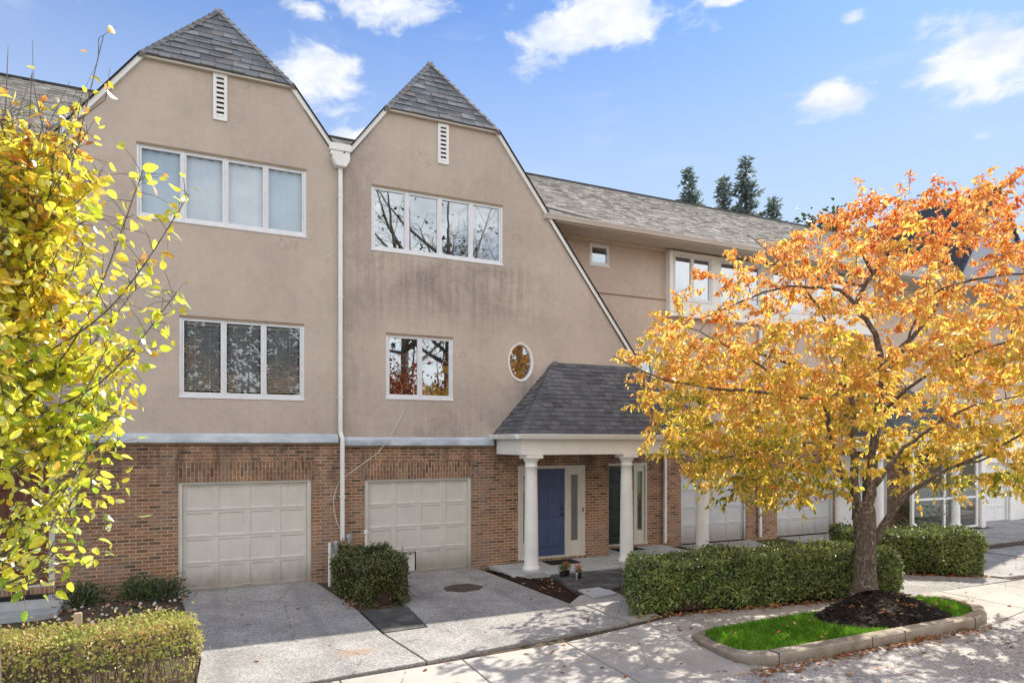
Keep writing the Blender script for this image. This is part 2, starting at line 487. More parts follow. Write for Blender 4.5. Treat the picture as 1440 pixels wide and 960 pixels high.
def barkmat(name, a, b, lich=0.0):
    mt, nt, out = mat(name)
    p = nt.pos()
    n = nt.noise(nt.scale(p, 1, 1, .22), 34, 5, .7, .4)
    c = nt.mix(nt.mr(n, .3, .7), a, b)
    if lich:
        c = nt.mix(nt.m('MULTIPLY', nt.mr(nt.noise(p, 16, 6, .75), .52, .66), lich), c, (.42, .40, .34))
    pbsdf(nt, out, c, .9, .15, 0, nt.bump(n, .8, .015))
    M[name] = mt
barkmat('cherry_bark', (.065, .048, .036), (.21, .165, .125), .9)
barkmat('dark_twig', (.045, .028, .02), (.10, .065, .045))
barkmat('grey_bark', (.10, .085, .065), (.21, .18, .14))
barkmat('pale_bark', (.20, .17, .13), (.38, .33, .27))
barkmat('twig_tan', (.12, .085, .05), (.26, .20, .13))

def leafmat(name, stops, trans=.45, spec=.12, rough=.45, zgrad=None, vein=.12, noise=None):
    mt, nt, out = mat(name)
    p = nt.pos()
    x, y, z = nt.sep(p)
    r = nt.rnd()
    if zgrad:                       # the kind's own turning colour: tips redder high up, greener low down
        z0, z1, k = zgrad
        t = nt.m('ADD', nt.m('MULTIPLY', nt.mr(z, z0, z1, smooth=False), k), nt.m('MULTIPLY', r, 1 - k))
        t = nt.m('ADD', t, nt.m('MULTIPLY', nt.m('SUBTRACT', nt.noise(p, 1.6, 3), .5), 1.0))
    else:
        t = r
        if noise:
            t = nt.m('ADD', nt.m('MULTIPLY', r, 1 - noise), nt.m('MULTIPLY', nt.mr(nt.noise(p, 2.2, 3), .25, .75), noise))
    c = nt.ramp(t, stops)
    f = nt.mr(nt.noise(p, 40, 3), .25, .75, 1 - vein, 1 + vein)
    c = nt.mix(1.0, c, nt.xyz(f, f, f), 'MULTIPLY')
    df = nt.new('ShaderNodeBsdfDiffuse')
    nt.put(df.inputs[0], c)
    tl = nt.new('ShaderNodeBsdfTranslucent')
    nt.put(tl.inputs[0], c)
    mx = nt.new('ShaderNodeMixShader')
    mx.inputs[0].default_value = trans
    nt.l.new(df.outputs[0], mx.inputs[1])
    nt.l.new(tl.outputs[0], mx.inputs[2])
    gl = nt.new('ShaderNodeBsdfGlossy')
    gl.inputs['Roughness'].default_value = rough
    gl.inputs['Color'].default_value = (.9, .9, .9, 1)
    lw = nt.new('ShaderNodeFresnel')
    lw.inputs[0].default_value = 1.4
    m2 = nt.new('ShaderNodeMixShader')
    nt.put(m2.inputs[0], nt.m('ADD', nt.m('MULTIPLY', lw.outputs[0], spec * 3), spec * .1, clamp=True))
    nt.l.new(mx.outputs[0], m2.inputs[1])
    nt.l.new(gl.outputs[0], m2.inputs[2])
    nt.l.new(m2.outputs[0], out.inputs[0])
    M[name] = mt
leafmat('cherry_leaf', [(0, (.20, .28, .035)), (.14, (.45, .47, .05)), (.26, (.88, .74, .09)), (.42, (.94, .68, .15)), (.60, (.94, .55, .16)), (.78, (.90, .36, .09)), (1, (.72, .16, .045))], .72, .06, zgrad=(1.7, 7.2, .50))
leafmat('yellow_leaf', [(0, (.26, .42, .04)), (.18, (.54, .68, .05)), (.42, (.88, .86, .08)), (.70, (.95, .82, .10)), (.83, (.92, .58, .08)), (.96, (.60, .25, .05)), (1, (.36, .13, .035))], .76, .12, zgrad=(1.5, 6.3, .35), vein=.22)
leafmat('hedge_leaf', [(0, (.07, .10, .03)), (.35, (.14, .19, .05)), (.7, (.25, .31, .075)), (.92, (.40, .43, .11)), (1, (.40, .31, .11))], .3, .22, .38, noise=.35)
leafmat('shrub_leaf', [(0, (.055, .068, .022)), (.5, (.11, .135, .04)), (.85, (.19, .21, .055)), (.95, (.18, .13, .06)), (1, (.2, .08, .05))], .25, .15, .4)
leafmat('autumn_hedge_leaf', [(0, (.18, .25, .05)), (.3, (.38, .45, .09)), (.56, (.64, .60, .17)), (.76, (.64, .50, .25)), (.9, (.50, .28, .14)), (1, (.76, .36, .07))], .4, .10, noise=.4)
leafmat('bed_leaf', [(0, (.035, .065, .018)), (.6, (.075, .13, .035)), (1, (.15, .17, .05))], .3, .15)
leafmat('conifer_leaf', [(0, (.13, .18, .18)), (.6, (.20, .26, .23)), (1, (.28, .31, .23))], .45, .03)
leafmat('dark_tree_leaf', [(0, (.03, .05, .015)), (.5, (.06, .085, .022)), (.85, (.12, .13, .03)), (1, (.25, .17, .04))], .35, .06)
leafmat('red_leaf', [(0, (.40, .09, .03)), (.5, (.58, .15, .05)), (.8, (.66, .25, .07)), (1, (.35, .08, .04))], .45, .06)
leafmat('litter', [(0, (.20, .09, .035)), (.35, (.36, .13, .05)), (.6, (.44, .20, .08)), (.85, (.50, .32, .16)), (1, (.52, .42, .28))], .1, .05)
leafmat('grass', [(0, (.08, .22, .012)), (.4, (.17, .39, .025)), (.8, (.24, .50, .045)), (1, (.30, .40, .08))], .4, .04, noise=.45)
leafmat('pot_leaf', [(0, (.10, .12, .03)), (1, (.28, .24, .07))], .3, .1)
leafmat('palm_leaf', [(0, (.10, .22, .03)), (1, (.20, .36, .06))], .4, .15)

# ------------------------------------------------------------------ mesh helpers
class MB:
    def __init__(s):
        s.v, s.f, s.mi = [], [], []
        s.k = 0
    def poly(s, pts):
        i = len(s.v)
        s.v += [tuple(p) for p in pts]
        s.f.append(tuple(range(i, i + len(pts))))
        s.mi.append(s.k)
    def box(s, x0, x1, y0, y1, z0, z1):
        i = len(s.v)
        s.v += [(x0, y0, z0), (x1, y0, z0), (x1, y1, z0), (x0, y1, z0), (x0, y0, z1), (x1, y0, z1), (x1, y1, z1), (x0, y1, z1)]
        for q in ((0, 3, 2, 1), (4, 5, 6, 7), (0, 1, 5, 4), (1, 2, 6, 5), (2, 3, 7, 6), (3, 0, 4, 7)):
            s.f.append(tuple(i + k for k in q))
            s.mi.append(s.k)
        return s
    def prism(s, pts, off):
        """polygon of 3D points extruded by the vector off"""
        n = len(pts)
        i = len(s.v)
        o = Vector(off)
        s.v += [tuple(p) for p in pts] + [tuple(Vector(p) + o) for p in pts]
        s.f.append(tuple(range(i, i + n)))
        s.f.append(tuple(reversed(range(i + n, i + 2 * n))))
        for k in range(n):
            j = (k + 1) % n
            s.f.append((i + j, i + k, i + n + k, i + n + j))
        s.mi += [s.k] * (n + 2)
        return s
    def slab(s, xy, z0, z1):
        return s.prism([(x, y, z0) for x, y in xy], (0, 0, z1 - z0))
    def tube(s, pts, rad, n=8, cap=True):
        pts = [Vector(p) for p in pts]
        if not hasattr(rad, '__len__'):
            rad = [rad] * len(pts)
        i0 = len(s.v)
        up = None
        for k, p in enumerate(pts):
            t = (pts[min(k + 1, len(pts) - 1)] - pts[max(k - 1, 0)])
            t.normalize()
            if up is None:
                up = Vector((0, 0, 1)) if abs(t.z) < .9 else Vector((1, 0, 0))
            a = t.cross(up)
            if a.length < 1e-4:
                a = t.orthogonal()
            a.normalize()
            b = a.cross(t).normalized()
            up = b
            for q in range(n):
                an = 2 * math.pi * q / n
                s.v.append(tuple(p + (a * math.cos(an) + b * math.sin(an)) * rad[k]))
        for k in range(len(pts) - 1):
            for q in range(n):
                a, b = i0 + k * n + q, i0 + k * n + (q + 1) % n
                s.f.append((a, b, b + n, a + n))
                s.mi.append(s.k)
        if cap:
            s.f.append(tuple(reversed(range(i0, i0 + n))))
            s.f.append(tuple(range(i0 + (len(pts) - 1) * n, i0 + len(pts) * n)))
            s.mi += [s.k, s.k]
        return s
    def lathe(s, cx, cy, prof, n=24):
        i0 = len(s.v)
        for r, z in prof:
            for q in range(n):
                an = 2 * math.pi * q / n
                s.v.append((cx + r * math.cos(an), cy + r * math.sin(an), z))
        for k in range(len(prof) - 1):
            for q in range(n):
                a, b = i0 + k * n + q, i0 + k * n + (q + 1) % n
                s.f.append((a, b, b + n, a + n))
                s.mi.append(s.k)
        s.f.append(tuple(reversed(range(i0, i0 + n))))
        s.f.append(tuple(range(i0 + (len(prof) - 1) * n, i0 + len(prof) * n)))
        s.mi += [s.k, s.k]
        return s

WORLD = {}
def put(name, data, parent=None):
    o = bpy.data.objects.new(name, data)
    col.objects.link(o)
    if parent is not None:
        o.parent = parent
        WORLD[o] = WORLD[parent]
    return o

def shift(me, parent):
    if parent is not None:
        L = WORLD[parent]
        me.transform(Matrix.Translation(-Vector(L)))

def build(mb, name, mt, parent=None, bevel=0.0, smooth=False, recalc=True):
    me = bpy.data.meshes.new(name)
    me.from_pydata(mb.v, [], mb.f)
    mts = mt if isinstance(mt, (list, tuple)) else [mt]
    for m_ in mts:
        me.materials.append(M[m_])
    me.polygons.foreach_set('material_index', mb.mi)
    if bevel or recalc:
        bm = bmesh.new()
        bm.from_mesh(me)
        if recalc:
            bmesh.ops.recalc_face_normals(bm, faces=bm.faces)
        if bevel:
            bmesh.ops.bevel(bm, geom=[e for e in bm.edges if len(e.link_faces) == 2 and e.calc_face_angle(0) > .5], offset=bevel, segments=2, affect='EDGES', clamp_overlap=True)
        bm.to_mesh(me)
        bm.free()
    if smooth:
        me.polygons.foreach_set('use_smooth', [True] * len(me.polygons))
    shift(me, parent)
    o = put(name, me, parent)
    if parent is None:
        WORLD[o] = Vector((0, 0, 0))
    return o

def thing(name, loc, label, cat, group=None):
    o = bpy.data.objects.new(name, None)
    o.empty_display_size = .3
    o.location = loc
    col.objects.link(o)
    WORLD[o] = Vector(loc)
    tag(o, label, cat, group)
    return o

def tag(o, label, cat, group=None):
    o['label'] = label
    o['category'] = cat
    if group:
        o['group'] = group
    return o

def kind(o, k):
    o['kind'] = k
    return o

# leaves: N folded blades in one mesh, vectorised
def leaf_mesh(name, P, D, N, L, W, mt, parent, curl=.18, fold=.25):
    n = len(P)
    D = D / (np.linalg.norm(D, axis=1, keepdims=True) + 1e-9)
    S = np.cross(D, N)
    S /= (np.linalg.norm(S, axis=1, keepdims=True) + 1e-9)
    N = np.cross(S, D)
    L = L[:, None]
    W = W[:, None]
    mid = P + D * L * .45
    V = np.empty((n, 6, 3))
    V[:, 0] = P
    V[:, 1] = P + D * L * .30 + S * W * .5 + N * W * fold
    V[:, 2] = P + D * L * .68 + S * W * .42 + N * (W * fold - L * curl * .4)
    V[:, 3] = P + D * L - N * L * curl
    V[:, 4] = P + D * L * .68 - S * W * .42 + N * (W * fold - L * curl * .4)
    V[:, 5] = P + D * L * .30 - S * W * .5 + N * W * fold
    if parent is not None:
        V = V - np.array(WORLD[parent])
    base = np.arange(n)[:, None] * 6
    F = np.concatenate([base + np.array([[0, 1, 2, 3]]), base + np.array([[0, 3, 4, 5]])], axis=1).reshape(-1)
    me = bpy.data.meshes.new(name)
    me.vertices.add(n * 6)
    me.vertices.foreach_set('co', V.reshape(-1))
    me.loops.add(n * 8)
    me.loops.foreach_set('vertex_index', F.astype(np.int32))
    me.polygons.add(n * 2)
    me.polygons.foreach_set('loop_start', np.arange(0, n * 8, 4, dtype=np.int32))
    me.update(calc_edges=True)
    me.materials.append(M[mt])
    o = put(name, me, parent)
    if parent is None:
        WORLD[o] = Vector((0, 0, 0))
    return o

def broad_leaves(name, P, D, N, L, W, mt, parent, curl=.2, fold=.15):
    """big leaves with a rounded outline, each bent and cupped differently"""
    n = len(P)
    D = D / (np.linalg.norm(D, axis=1, keepdims=True) + 1e-9)
    S_ = np.cross(D, N)
    S_ /= (np.linalg.norm(S_, axis=1, keepdims=True) + 1e-9)
    N = np.cross(S_, D)
    cu = (curl * rng.uniform(-.5, 2.2, n) * L)[:, None]
    fo = fold * rng.uniform(-.4, 2.0, (n, 1))
    tw = rng.normal(0, .10, (n, 1))
    T = [0, .10, .28, .52, .74, .90, 1.0]
    WP = [.0, .55, .96, 1.0, .70, .34, 0]
    L1, W1 = L[:, None], W[:, None]
    rows = []
    for k, (t, wv) in enumerate(zip(T, WP)):
        mid = P + D * L1 * t - N * cu * t * t
        if k in (0, len(T) - 1):
            rows.append([mid])
        else:
            rows.append([mid + S_ * W1 * .5 * wv + N * W1 * wv * (fo + tw * (t - .3)), mid, mid - S_ * W1 * .5 * wv + N * W1 * wv * (fo - tw * (t - .3))])
    V = np.stack([v for r in rows for v in r], axis=1)
    if parent is not None:
        V = V - np.array(WORLD[parent])
    nv = V.shape[1]
    idx, q = [], 0
    for r in rows:
        idx.append(list(range(q, q + len(r))))
        q += len(r)
    F = []
    for a, b in zip(idx[:-1], idx[1:]):
        if len(a) == 1:
            F += [(a[0], b[0], b[1]), (a[0], b[1], b[2])]
        elif len(b) == 1:
            F += [(a[0], b[0], a[1]), (a[1], b[0], a[2])]
        else:
            F += [(a[0], b[0], b[1], a[1]), (a[1], b[1], b[2], a[2])]
    flat = np.array([i for f in F for i in f])
    cnt = np.array([len(f) for f in F])
    me = bpy.data.meshes.new(name)
    me.vertices.add(n * nv)
    me.vertices.foreach_set('co', V.reshape(-1))
    loops = (np.arange(n)[:, None] * nv + flat[None, :]).reshape(-1).astype(np.int32)
    me.loops.add(len(loops))
    me.loops.foreach_set('vertex_index', loops)
    me.polygons.add(n * len(F))
    me.polygons.foreach_set('loop_start', np.concatenate([[0], np.cumsum(np.tile(cnt, n))[:-1]]).astype(np.int32))
    me.update(calc_edges=True)
    me.polygons.foreach_set('use_smooth', [True] * len(me.polygons))
    me.materials.append(M[mt])
    return put(name, me, parent)

def unit(n):
    v = rng.normal(size=(n, 3))
    return v / np.linalg.norm(v, axis=1, keepdims=True)

# ------------------------------------------------------------------ architectural helpers
def wall_sheet(mb, outer, holes, y, reveal=.14):
    """facade polygon (x,z) with openings; each opening gets its reveal going back"""
    loops = [[Vector((x, 0, z)) for x, z in outer]] + [[Vector((x, 0, z)) for x, z in h] for h in holes]
    flat = [p for lp in loops for p in lp]
    for t in tessellate_polygon(loops):
        mb.poly([(flat[i].x, y, flat[i].z) for i in t])
    for h in holes:
        n = len(h)
        for k in range(n):
            a, b = h[k], h[(k + 1) % n]
            mb.poly([(a[0], y, a[1]), (b[0], y, b[1]), (b[0], y + reveal, b[1]), (a[0], y + reveal, a[1])])

def rect(x0, x1, z0, z1):
    return [(x0, z0), (x1, z0), (x1, z1), (x0, z1)]

def ellipse(cx, cz, rx, rz, n=36):
    return [(cx + rx * math.cos(2 * math.pi * k / n), cz + rz * math.sin(2 * math.pi * k / n)) for k in range(n)]

def window(parent, x0, x1, z0, z1, y, n, glass='glass', dress=None, fr=.045, label=None, sill=True):
    """row of n casements set in the wall face y: frame part with panes and dressings as its pieces"""
    mb = MB()
    yf, yb = y + .015, y + .10
    mb.box(x0, x1, yf, yb, z0, z0 + fr)
    mb.box(x0, x1, yf, yb, z1 - fr, z1)
    mb.box(x0, x0 + fr, yf + .001, yb, z0 + fr, z1 - fr)
    mb.box(x1 - fr, x1, yf + .001, yb, z0 + fr, z1 - fr)
    wdt = (x1 - x0 - 2 * fr) / n
    panes = []
    for k in range(n):
        a, b = x0 + fr + k * wdt, x0 + fr + (k + 1) * wdt
        if k:
            mb.box(a - .016, a + .016, yf + .004, yb - .003, z0 + fr, z1 - fr)
        s = .036
        la, lb = a + (.018 if k else .004), b - (.018 if k < n - 1 else .004)
        za, zb = z0 + fr + .004, z1 - fr - .004
        ys = yf + .014
        mb.box(la, lb, ys, yb - .012, za, za + s + .012)
        mb.box(la, lb, ys, yb - .012, zb - s, zb)
        mb.box(la, la + s, ys + .001, yb - .013, za + s + .012, zb - s)
        mb.box(lb - s, lb, ys + .001, yb - .013, za + s + .012, zb - s)
        panes.append((la + s, lb - s, za + s + .012, zb - s))
    if sill:
        mb.box(x0 - .012, x1 + .012, y - .016, yf - .002, z0 - .016, z0 + .012)
    wob = build(mb, 'window', 'window_white', parent)
    if label:
        wob['label'] = label
    for k, (a, b, c, e) in enumerate(panes):
        yp = yf + .045
        t = .008 * (random.random() - .5)
        p = MB()
        p.poly([(a - .006, yp, c - .006), (b + .006, yp + t, c - .006), (b + .006, yp + t * .4, e + .006), (a - .006, yp - t * .6, e + .006)])
        build(p, 'pane', glass, wob, recalc=False)
        dr = dress[k] if dress else None
        if dr == 'slats':
            q = MB()
            z = c + .05
            while z < e - .05:
                q.poly([(a + .02, yp + .07, z), (b - .02, yp + .07, z), (b - .02, yp + .095, z + .026), (a + .02, yp + .095, z + .026)])
                z += .043
            for xx in (a + (b - a) * .3, a + (b - a) * .7):
                q.box(xx - .004, xx + .004, yp + .066, yp + .069, c + .03, e - .03)
            q.box(a + .01, b - .01, yp + .06, yp + .10, e - .05, e - .012)
            build(q, 'blind', 'blind_slat', wob, recalc=False)
        elif dr in ('shade_blue', 'shade_white'):
            q = MB()
            nseg = 16
            for j in range(nseg):
                xa, xb = a + (b - a) * j / nseg, a + (b - a) * (j + 1) / nseg
                q.poly([(xa, yp + .07 + .006 * math.sin(j * 1.3), c + .03), (xb, yp + .07 + .006 * math.sin(j * 1.3 + 1.3), c + .03),
                        (xb, yp + .07 + .006 * math.sin(j * 1.3 + 1.3), e + .10), (xa, yp + .07 + .006 * math.sin(j * 1.3), e + .10)])
            q.box(a + .005, b - .005, yp + .055, yp + .085, c + .012, c + .03)
            build(q, 'blind', dr, wob, recalc=False)
        elif dr in ('curtain_left', 'curtain_right', 'curtain'):
            q = MB()
            nseg = 14
            if dr == 'curtain_left':
                f0 = lambda t: (a, a + (b - a) * (.10 + .26 * t ** 1.5))
            elif dr == 'curtain_right':
                f0 = lambda t: (a + (b - a) * .22, b)
            else:
                f0 = lambda t: (a, b)
            for i in range(8):
                t0, t1 = i / 8, (i + 1) / 8
                l0, r0 = f0(t0)
                l1, r1 = f0(t1)
                for j in range(nseg):
                    s0, s1 = j / nseg, (j + 1) / nseg
                    q.poly([(l0 + (r0 - l0) * s0, yp + .08 + .02 * math.sin(j * 1.9), c + (e - c) * t0), (l0 + (r0 - l0) * s1, yp + .08 + .02 * math.sin(j * 1.9 + 1.9), c + (e - c) * t0),
                            (l1 + (r1 - l1) * s1, yp + .08 + .02 * math.sin(j * 1.9 + 1.9), c + (e - c) * t1), (l1 + (r1 - l1) * s0, yp + .08 + .02 * math.sin(j * 1.9), c + (e - c) * t1)])
            build(q, 'curtain', 'curtain', wob, recalc=False)
    return wob

def oval_window(parent, cx, cz, rx, rz, y, label=None):
    mb = MB()
    n = 40
    for r0, r1, ya, yb in ((1.0, .90, y - .02, y + .08), (.905, .84, y + .004, y + .06)):
        A, B = ellipse(cx, cz, rx * r0, rz * r0, n), ellipse(cx, cz, rx - (rx * (1 - r1)), rz - rx * (1 - r1), n)
        if r0 < 1:
            A = ellipse(cx, cz, rx * r0, rz - rx * (1 - r0), n)
        for k in range(n):
            j = (k + 1) % n
            mb.poly([(A[k][0], ya, A[k][1]), (A[j][0], ya, A[j][1]), (B[j][0], ya, B[j][1]), (B[k][0], ya, B[k][1])])
            mb.poly([(A[k][0], ya, A[k][1]), (A[j][0], ya, A[j][1]), (A[j][0], yb, A[j][1]), (A[k][0], yb, A[k][1])])
            mb.poly([(B[k][0], ya, B[k][1]), (B[j][0], ya, B[j][1]), (B[j][0], yb, B[j][1]), (B[k][0], yb, B[k][1])])
    wob = build(mb, 'oval_window', 'white_paint', parent, smooth=False)
    p = MB()
    p.poly([(x, y + .045, z) for x, z in ellipse(cx, cz, rx * .86, rz - rx * .14, n)])
    build(p, 'pane', 'glass', wob, recalc=False)
    return wob

def garage_door(parent, x0, x1, z0, z1, y, paint='garage_paint', broken=None, handle=True):
    """sectional door: four rows of four recessed panels inside a flat jamb"""
    mb = MB()
    j = .075
    mb.box(x0, x0 + j, y + .02, y + .14, z0, z1)
    mb.box(x1 - j, x1, y + .02, y + .14, z0, z1)
    mb.box(x0 + j, x1 - j, y + .021, y + .14, z1 - .05, z1)
    a, b, c, e = x0 + j + .005, x1 - j - .005, z0 + .012, z1 - .055
    yd = y + .075
    cw, rh = (b - a) / 4, (e - c) / 4
    st = .058
    for r in range(4):
        for q in range(4):
            xa, xb, za, zb = a + q * cw, a + (q + 1) * cw, c + r * rh, c + (r + 1) * rh
            g = .003
            mb.box(xa, xb, yd, yd + .03, za + g, za + st * .75)
            mb.box(xa, xb, yd, yd + .03, zb - st * .75, zb - g)
            mb.box(xa, xa + st, yd + .0005, yd + .03, za + st * .75, zb - st * .75)
            mb.box(xb - st, xb, yd + .0005, yd + .03, za + st * .75, zb - st * .75)
            ia, ib, ic, ie = xa + st, xb - st, za + st * .75, zb - st * .75
            if (q, r) == broken:
                continue
            bw, dp = .016, .014
            F = [(ia, ic), (ib, ic), (ib, ie), (ia, ie)]
            G = [(ia + bw, ic + bw), (ib - bw, ic + bw), (ib - bw, ie - bw), (ia + bw, ie - bw)]
            for k in range(4):
                m_ = (k + 1) % 4
                mb.poly([(F[k][0], yd + .004, F[k][1]), (F[m_][0], yd + .004, F[m_][1]), (G[m_][0], yd + dp, G[m_][1]), (G[k][0], yd + dp, G[k][1])])
            mb.poly([(G[k][0], yd + dp, G[k][1]) for k in range(4)])
    mb.box(a, b, yd + .005, yd + .05, z0 - .004, z0 + .014)
    g = build(mb, 'garage_door', paint, parent)
    if broken:
        q, r = broken
        xa, xb, za, zb = a + q * cw + st, a + (q + 1) * cw - st, c + r * rh + .04, c + (r + 1) * rh - .04
        p = MB().prism([(xa, yd + .05, za - .05), (xb - .03, yd + .02, za - .02), (xb - .015, yd + .055, zb - .01), (xa, yd + .07, zb + .005)], (0, .012, 0))
        build(p, 'loose_panel', 'garage_patch', g)
    if handle:
        h = MB()
        hx = (x0 + x1) / 2
        h.tube([(hx - .09, yd - .03, z0 + .085), (hx - .08, yd - .045, z0 + .085), (hx + .08, yd - .045, z0 + .085), (hx + .09, yd - .005, z0 + .085)], .009, 6)
        build(h, 'handle', 'steel', g)
    return g

def panel_door(parent, x0, x1, z0, z1, y, paint, handle_side=1, name='front_door', label=None):
    mb = MB()
    w_ = x1 - x0
    st = w_ * .135
    mid = w_ * .13
    rows = [(z0 + .20, z0 + .74), (z0 + .90, z0 + 1.54), (z0 + 1.66, z1 - .13)]
    xs = [(x0 + st, x0 + w_ / 2 - mid / 2), (x0 + w_ / 2 + mid / 2, x1 - st)]
    # stiles and rails
    mb.box(x0, x0 + st, y, y + .045, z0, z1)
    mb.box(x1 - st, x1, y, y + .045, z0, z1)
    mb.box(xs[0][1], xs[1][0], y + .0005, y + .045, z0, z1)
    zz = [z0] + [v for r in rows for v in r] + [z1]
    for k in range(0, len(zz), 2):
        for a, b in xs:
            mb.box(a, b, y, y + .045, zz[k], zz[k + 1])
    for za, zb in rows:
        for a, b in xs:
            d0, bw = .012, .03
            F = [(a, za), (b, za), (b, zb), (a, zb)]
            G = [(a + bw, za + bw), (b - bw, za + bw), (b - bw, zb - bw), (a + bw, zb - bw)]
            for k in range(4):
                m_ = (k + 1) % 4
                mb.poly([(F[k][0], y + d0, F[k][1]), (F[m_][0], y + d0, F[m_][1]), (G[m_][0], y + .003, G[m_][1]), (G[k][0], y + .003, G[k][1])])
            mb.poly([(p[0], y + .003, p[1]) for p in G])
    dob = build(mb, name, paint, parent)
    if label:
        dob['label'] = label
    h = MB()
    hx = x1 - .07 if handle_side > 0 else x0 + .07
    h.tube([(hx, y, z0 + .98), (hx, y - .012, z0 + .98), (hx, y - .013, z0 + .98), (hx, y - .04, z0 + .98)], [.03, .03, .012, .012], 12)
    h.tube([(hx, y - .04, z0 + .98), (hx, y - .046, z0 + .98), (hx, y - .062, z0 + .98), (hx, y - .07, z0 + .98)], [.018, .028, .028, .016], 12)
    build(h, 'handle', 'black_metal', dob)
    h = MB()
    h.tube([(hx, y, z0 + 1.13), (hx, y - .016, z0 + 1.13)], .026, 12)
    build(h, 'deadbolt', 'black_metal', dob)
    return dob

def shingle_plane(mb, O, U, V, left, right, vmax, course=.14, tab=.26, lift=.012, base=.012):
    """courses of separate tabs on a sloping plane: O + u*U + v*V, v up the slope"""
    O, U, V = Vector(O), Vector(U).normalized(), Vector(V).normalized()
    N = U.cross(V).normalized()
    if N.z < 0:
        N = -N
    nr = max(1, int(round(vmax / course)))
    ch = vmax / nr
    for r in range(nr):
        v0, v1 = r * ch - .004, (r + 1) * ch + .02
        if r == nr - 1:
            v1 = vmax
        vm = (v0 + ch * .5)
        ua, ub = left(max(0, r * ch)), right(max(0, r * ch))
        ua1, ub1 = left(min(vmax, (r + 1) * ch)), right(min(vmax, (r + 1) * ch))
        if ub - ua < .02:
            continue
        u = ua - random.random() * tab
        while u < ub:
            u2 = u + tab * (.7 + .6 * random.random())
            a, b = max(u, ua), min(u2, ub)
            a1, b1 = max(u, ua1), min(u2, ub1)
            if b - a > .03:
                if b1 < a1:
                    a1 = b1 = max(ua1, min((a + b) / 2, ub1))
                h = base + lift * (.3 + 1.5 * random.random())
                vv0 = v0 - .012 * random.random()
                p0, p1 = O + U * (a + .005) + V * vv0 + N * h, O + U * (b - .005) + V * vv0 + N * h
                p2, p3 = O + U * b1 + V * v1 + N * base * .6, O + U * a1 + V * v1 + N * base * .6
                q0, q1 = O + U * (a + .005) + V * vv0, O + U * (b - .005) + V * vv0
                i = len(mb.v)
                mb.v += [tuple(x) for x in (p0, p1, p2, p3, q0, q1)]
                mb.f += [(i, i + 1, i + 2, i + 3), (i + 4, i + 5, i + 1, i), (i + 5, i + 2, i + 1), (i + 4, i, i + 3)]
                mb.mi += [mb.k] * 4
            u = u2

def ridge_caps(mb, a, b, na, nb, wdt=.13, step=.15, lift=.02):
    """overlapping bent cap shingles from a (low) to b (high); na, nb point down each side"""
    a, b = Vector(a), Vector(b)
    t = (b - a)
    n = max(1, int(t.length / step))
    t = t / n
    na, nb = Vector(na).normalized(), Vector(nb).normalized()
    up = Vector((0, 0, 1))
    for k in range(n):
        p0, p1 = a + t * k - t * .12, a + t * (k + 1) + t * .15
        h0, h1 = up * (lift + .018), up * lift * .6
        i = len(mb.v)
        mb.v += [tuple(x) for x in (p0 + na * wdt + h0, p0 + h0 * 1.25, p0 + nb * wdt + h0, p1 + na * wdt + h1, p1 + h1 * 1.3, p1 + nb * wdt + h1,
                                    p0 + na * wdt, p0 + nb * wdt)]
        mb.f += [(i, i + 1, i + 4, i + 3), (i + 1, i + 2, i + 5, i + 4), (i + 6, i + 7, i + 2, i + 1), (i + 6, i + 1, i), (i, i + 3, i + 6), (i + 2, i + 7, i + 5)]
        mb.mi += [mb.k] * 6

def solid_plane(mb, pts, thick=.10):
    pts = [Vector(p) for p in pts]
    n = (pts[1] - pts[0]).cross(pts[2] - pts[0]).normalized()
    if n.z > 0:
        n = -n
    mb.prism(pts, n * thick)

def gutter(mb, x0, x1, y, z, s=.11):
    """K-style gutter along x, front at y - s"""
    prof = [(y, z), (y, z - s), (y - s * .62, z - s), (y - s * .85, z - s * .45), (y - s, z - s * .2), (y - s, z), (y - s + .012, z), (y - s + .012, z - s * .2), (y - s * .5, z - s + .015), (y - .01, z - s + .015), (y - .01, z)]
    mb.prism([(x0, a, b) for a, b in prof], (x1 - x0, 0, 0))

RIDGE_Y, RIDGE_Z, EAVE_Z, PITCH = 5.5, 11.74, 8.44, .6
BACK = 11.0
def main_roof(parent, x0, x1, y0, eave=True, ridge=True):
    """front and rear slopes of the long row roof over one house, laid in tabs"""
    mb = MB()
    mb.k = 0
    z0 = EAVE_Z + PITCH * y0
    sl_ = math.hypot(RIDGE_Y - y0, RIDGE_Z - z0)
    V = Vector((0, RIDGE_Y - y0, RIDGE_Z - z0))
    shingle_plane(mb, (x0, y0, z0), (1, 0, 0), V, lambda v: 0.0, lambda v: x1 - x0, sl_, .125, .24, .010)
    zb = RIDGE_Z - PITCH * (BACK + .4 - RIDGE_Y)
    mb.k = 1
    solid_plane(mb, [(x0, y0, z0), (x1, y0, z0), (x1, RIDGE_Y, RIDGE_Z), (x0, RIDGE_Y, RIDGE_Z)], .09)
    solid_plane(mb, [(x0, BACK + .4, zb), (x1, BACK + .4, zb), (x1, RIDGE_Y, RIDGE_Z), (x0, RIDGE_Y, RIDGE_Z)], .09)
    mb.k = 2
    mb.prism([(x0, RIDGE_Y - .12, RIDGE_Z - .03), (x0, RIDGE_Y, RIDGE_Z + .075), (x0, RIDGE_Y + .12, RIDGE_Z - .03)], (x1 - x0, 0, 0))
    return build(mb, 'main_roof', ['weathered_shingle', 'roof_underlay', 'dark_edge'], parent, recalc=False)

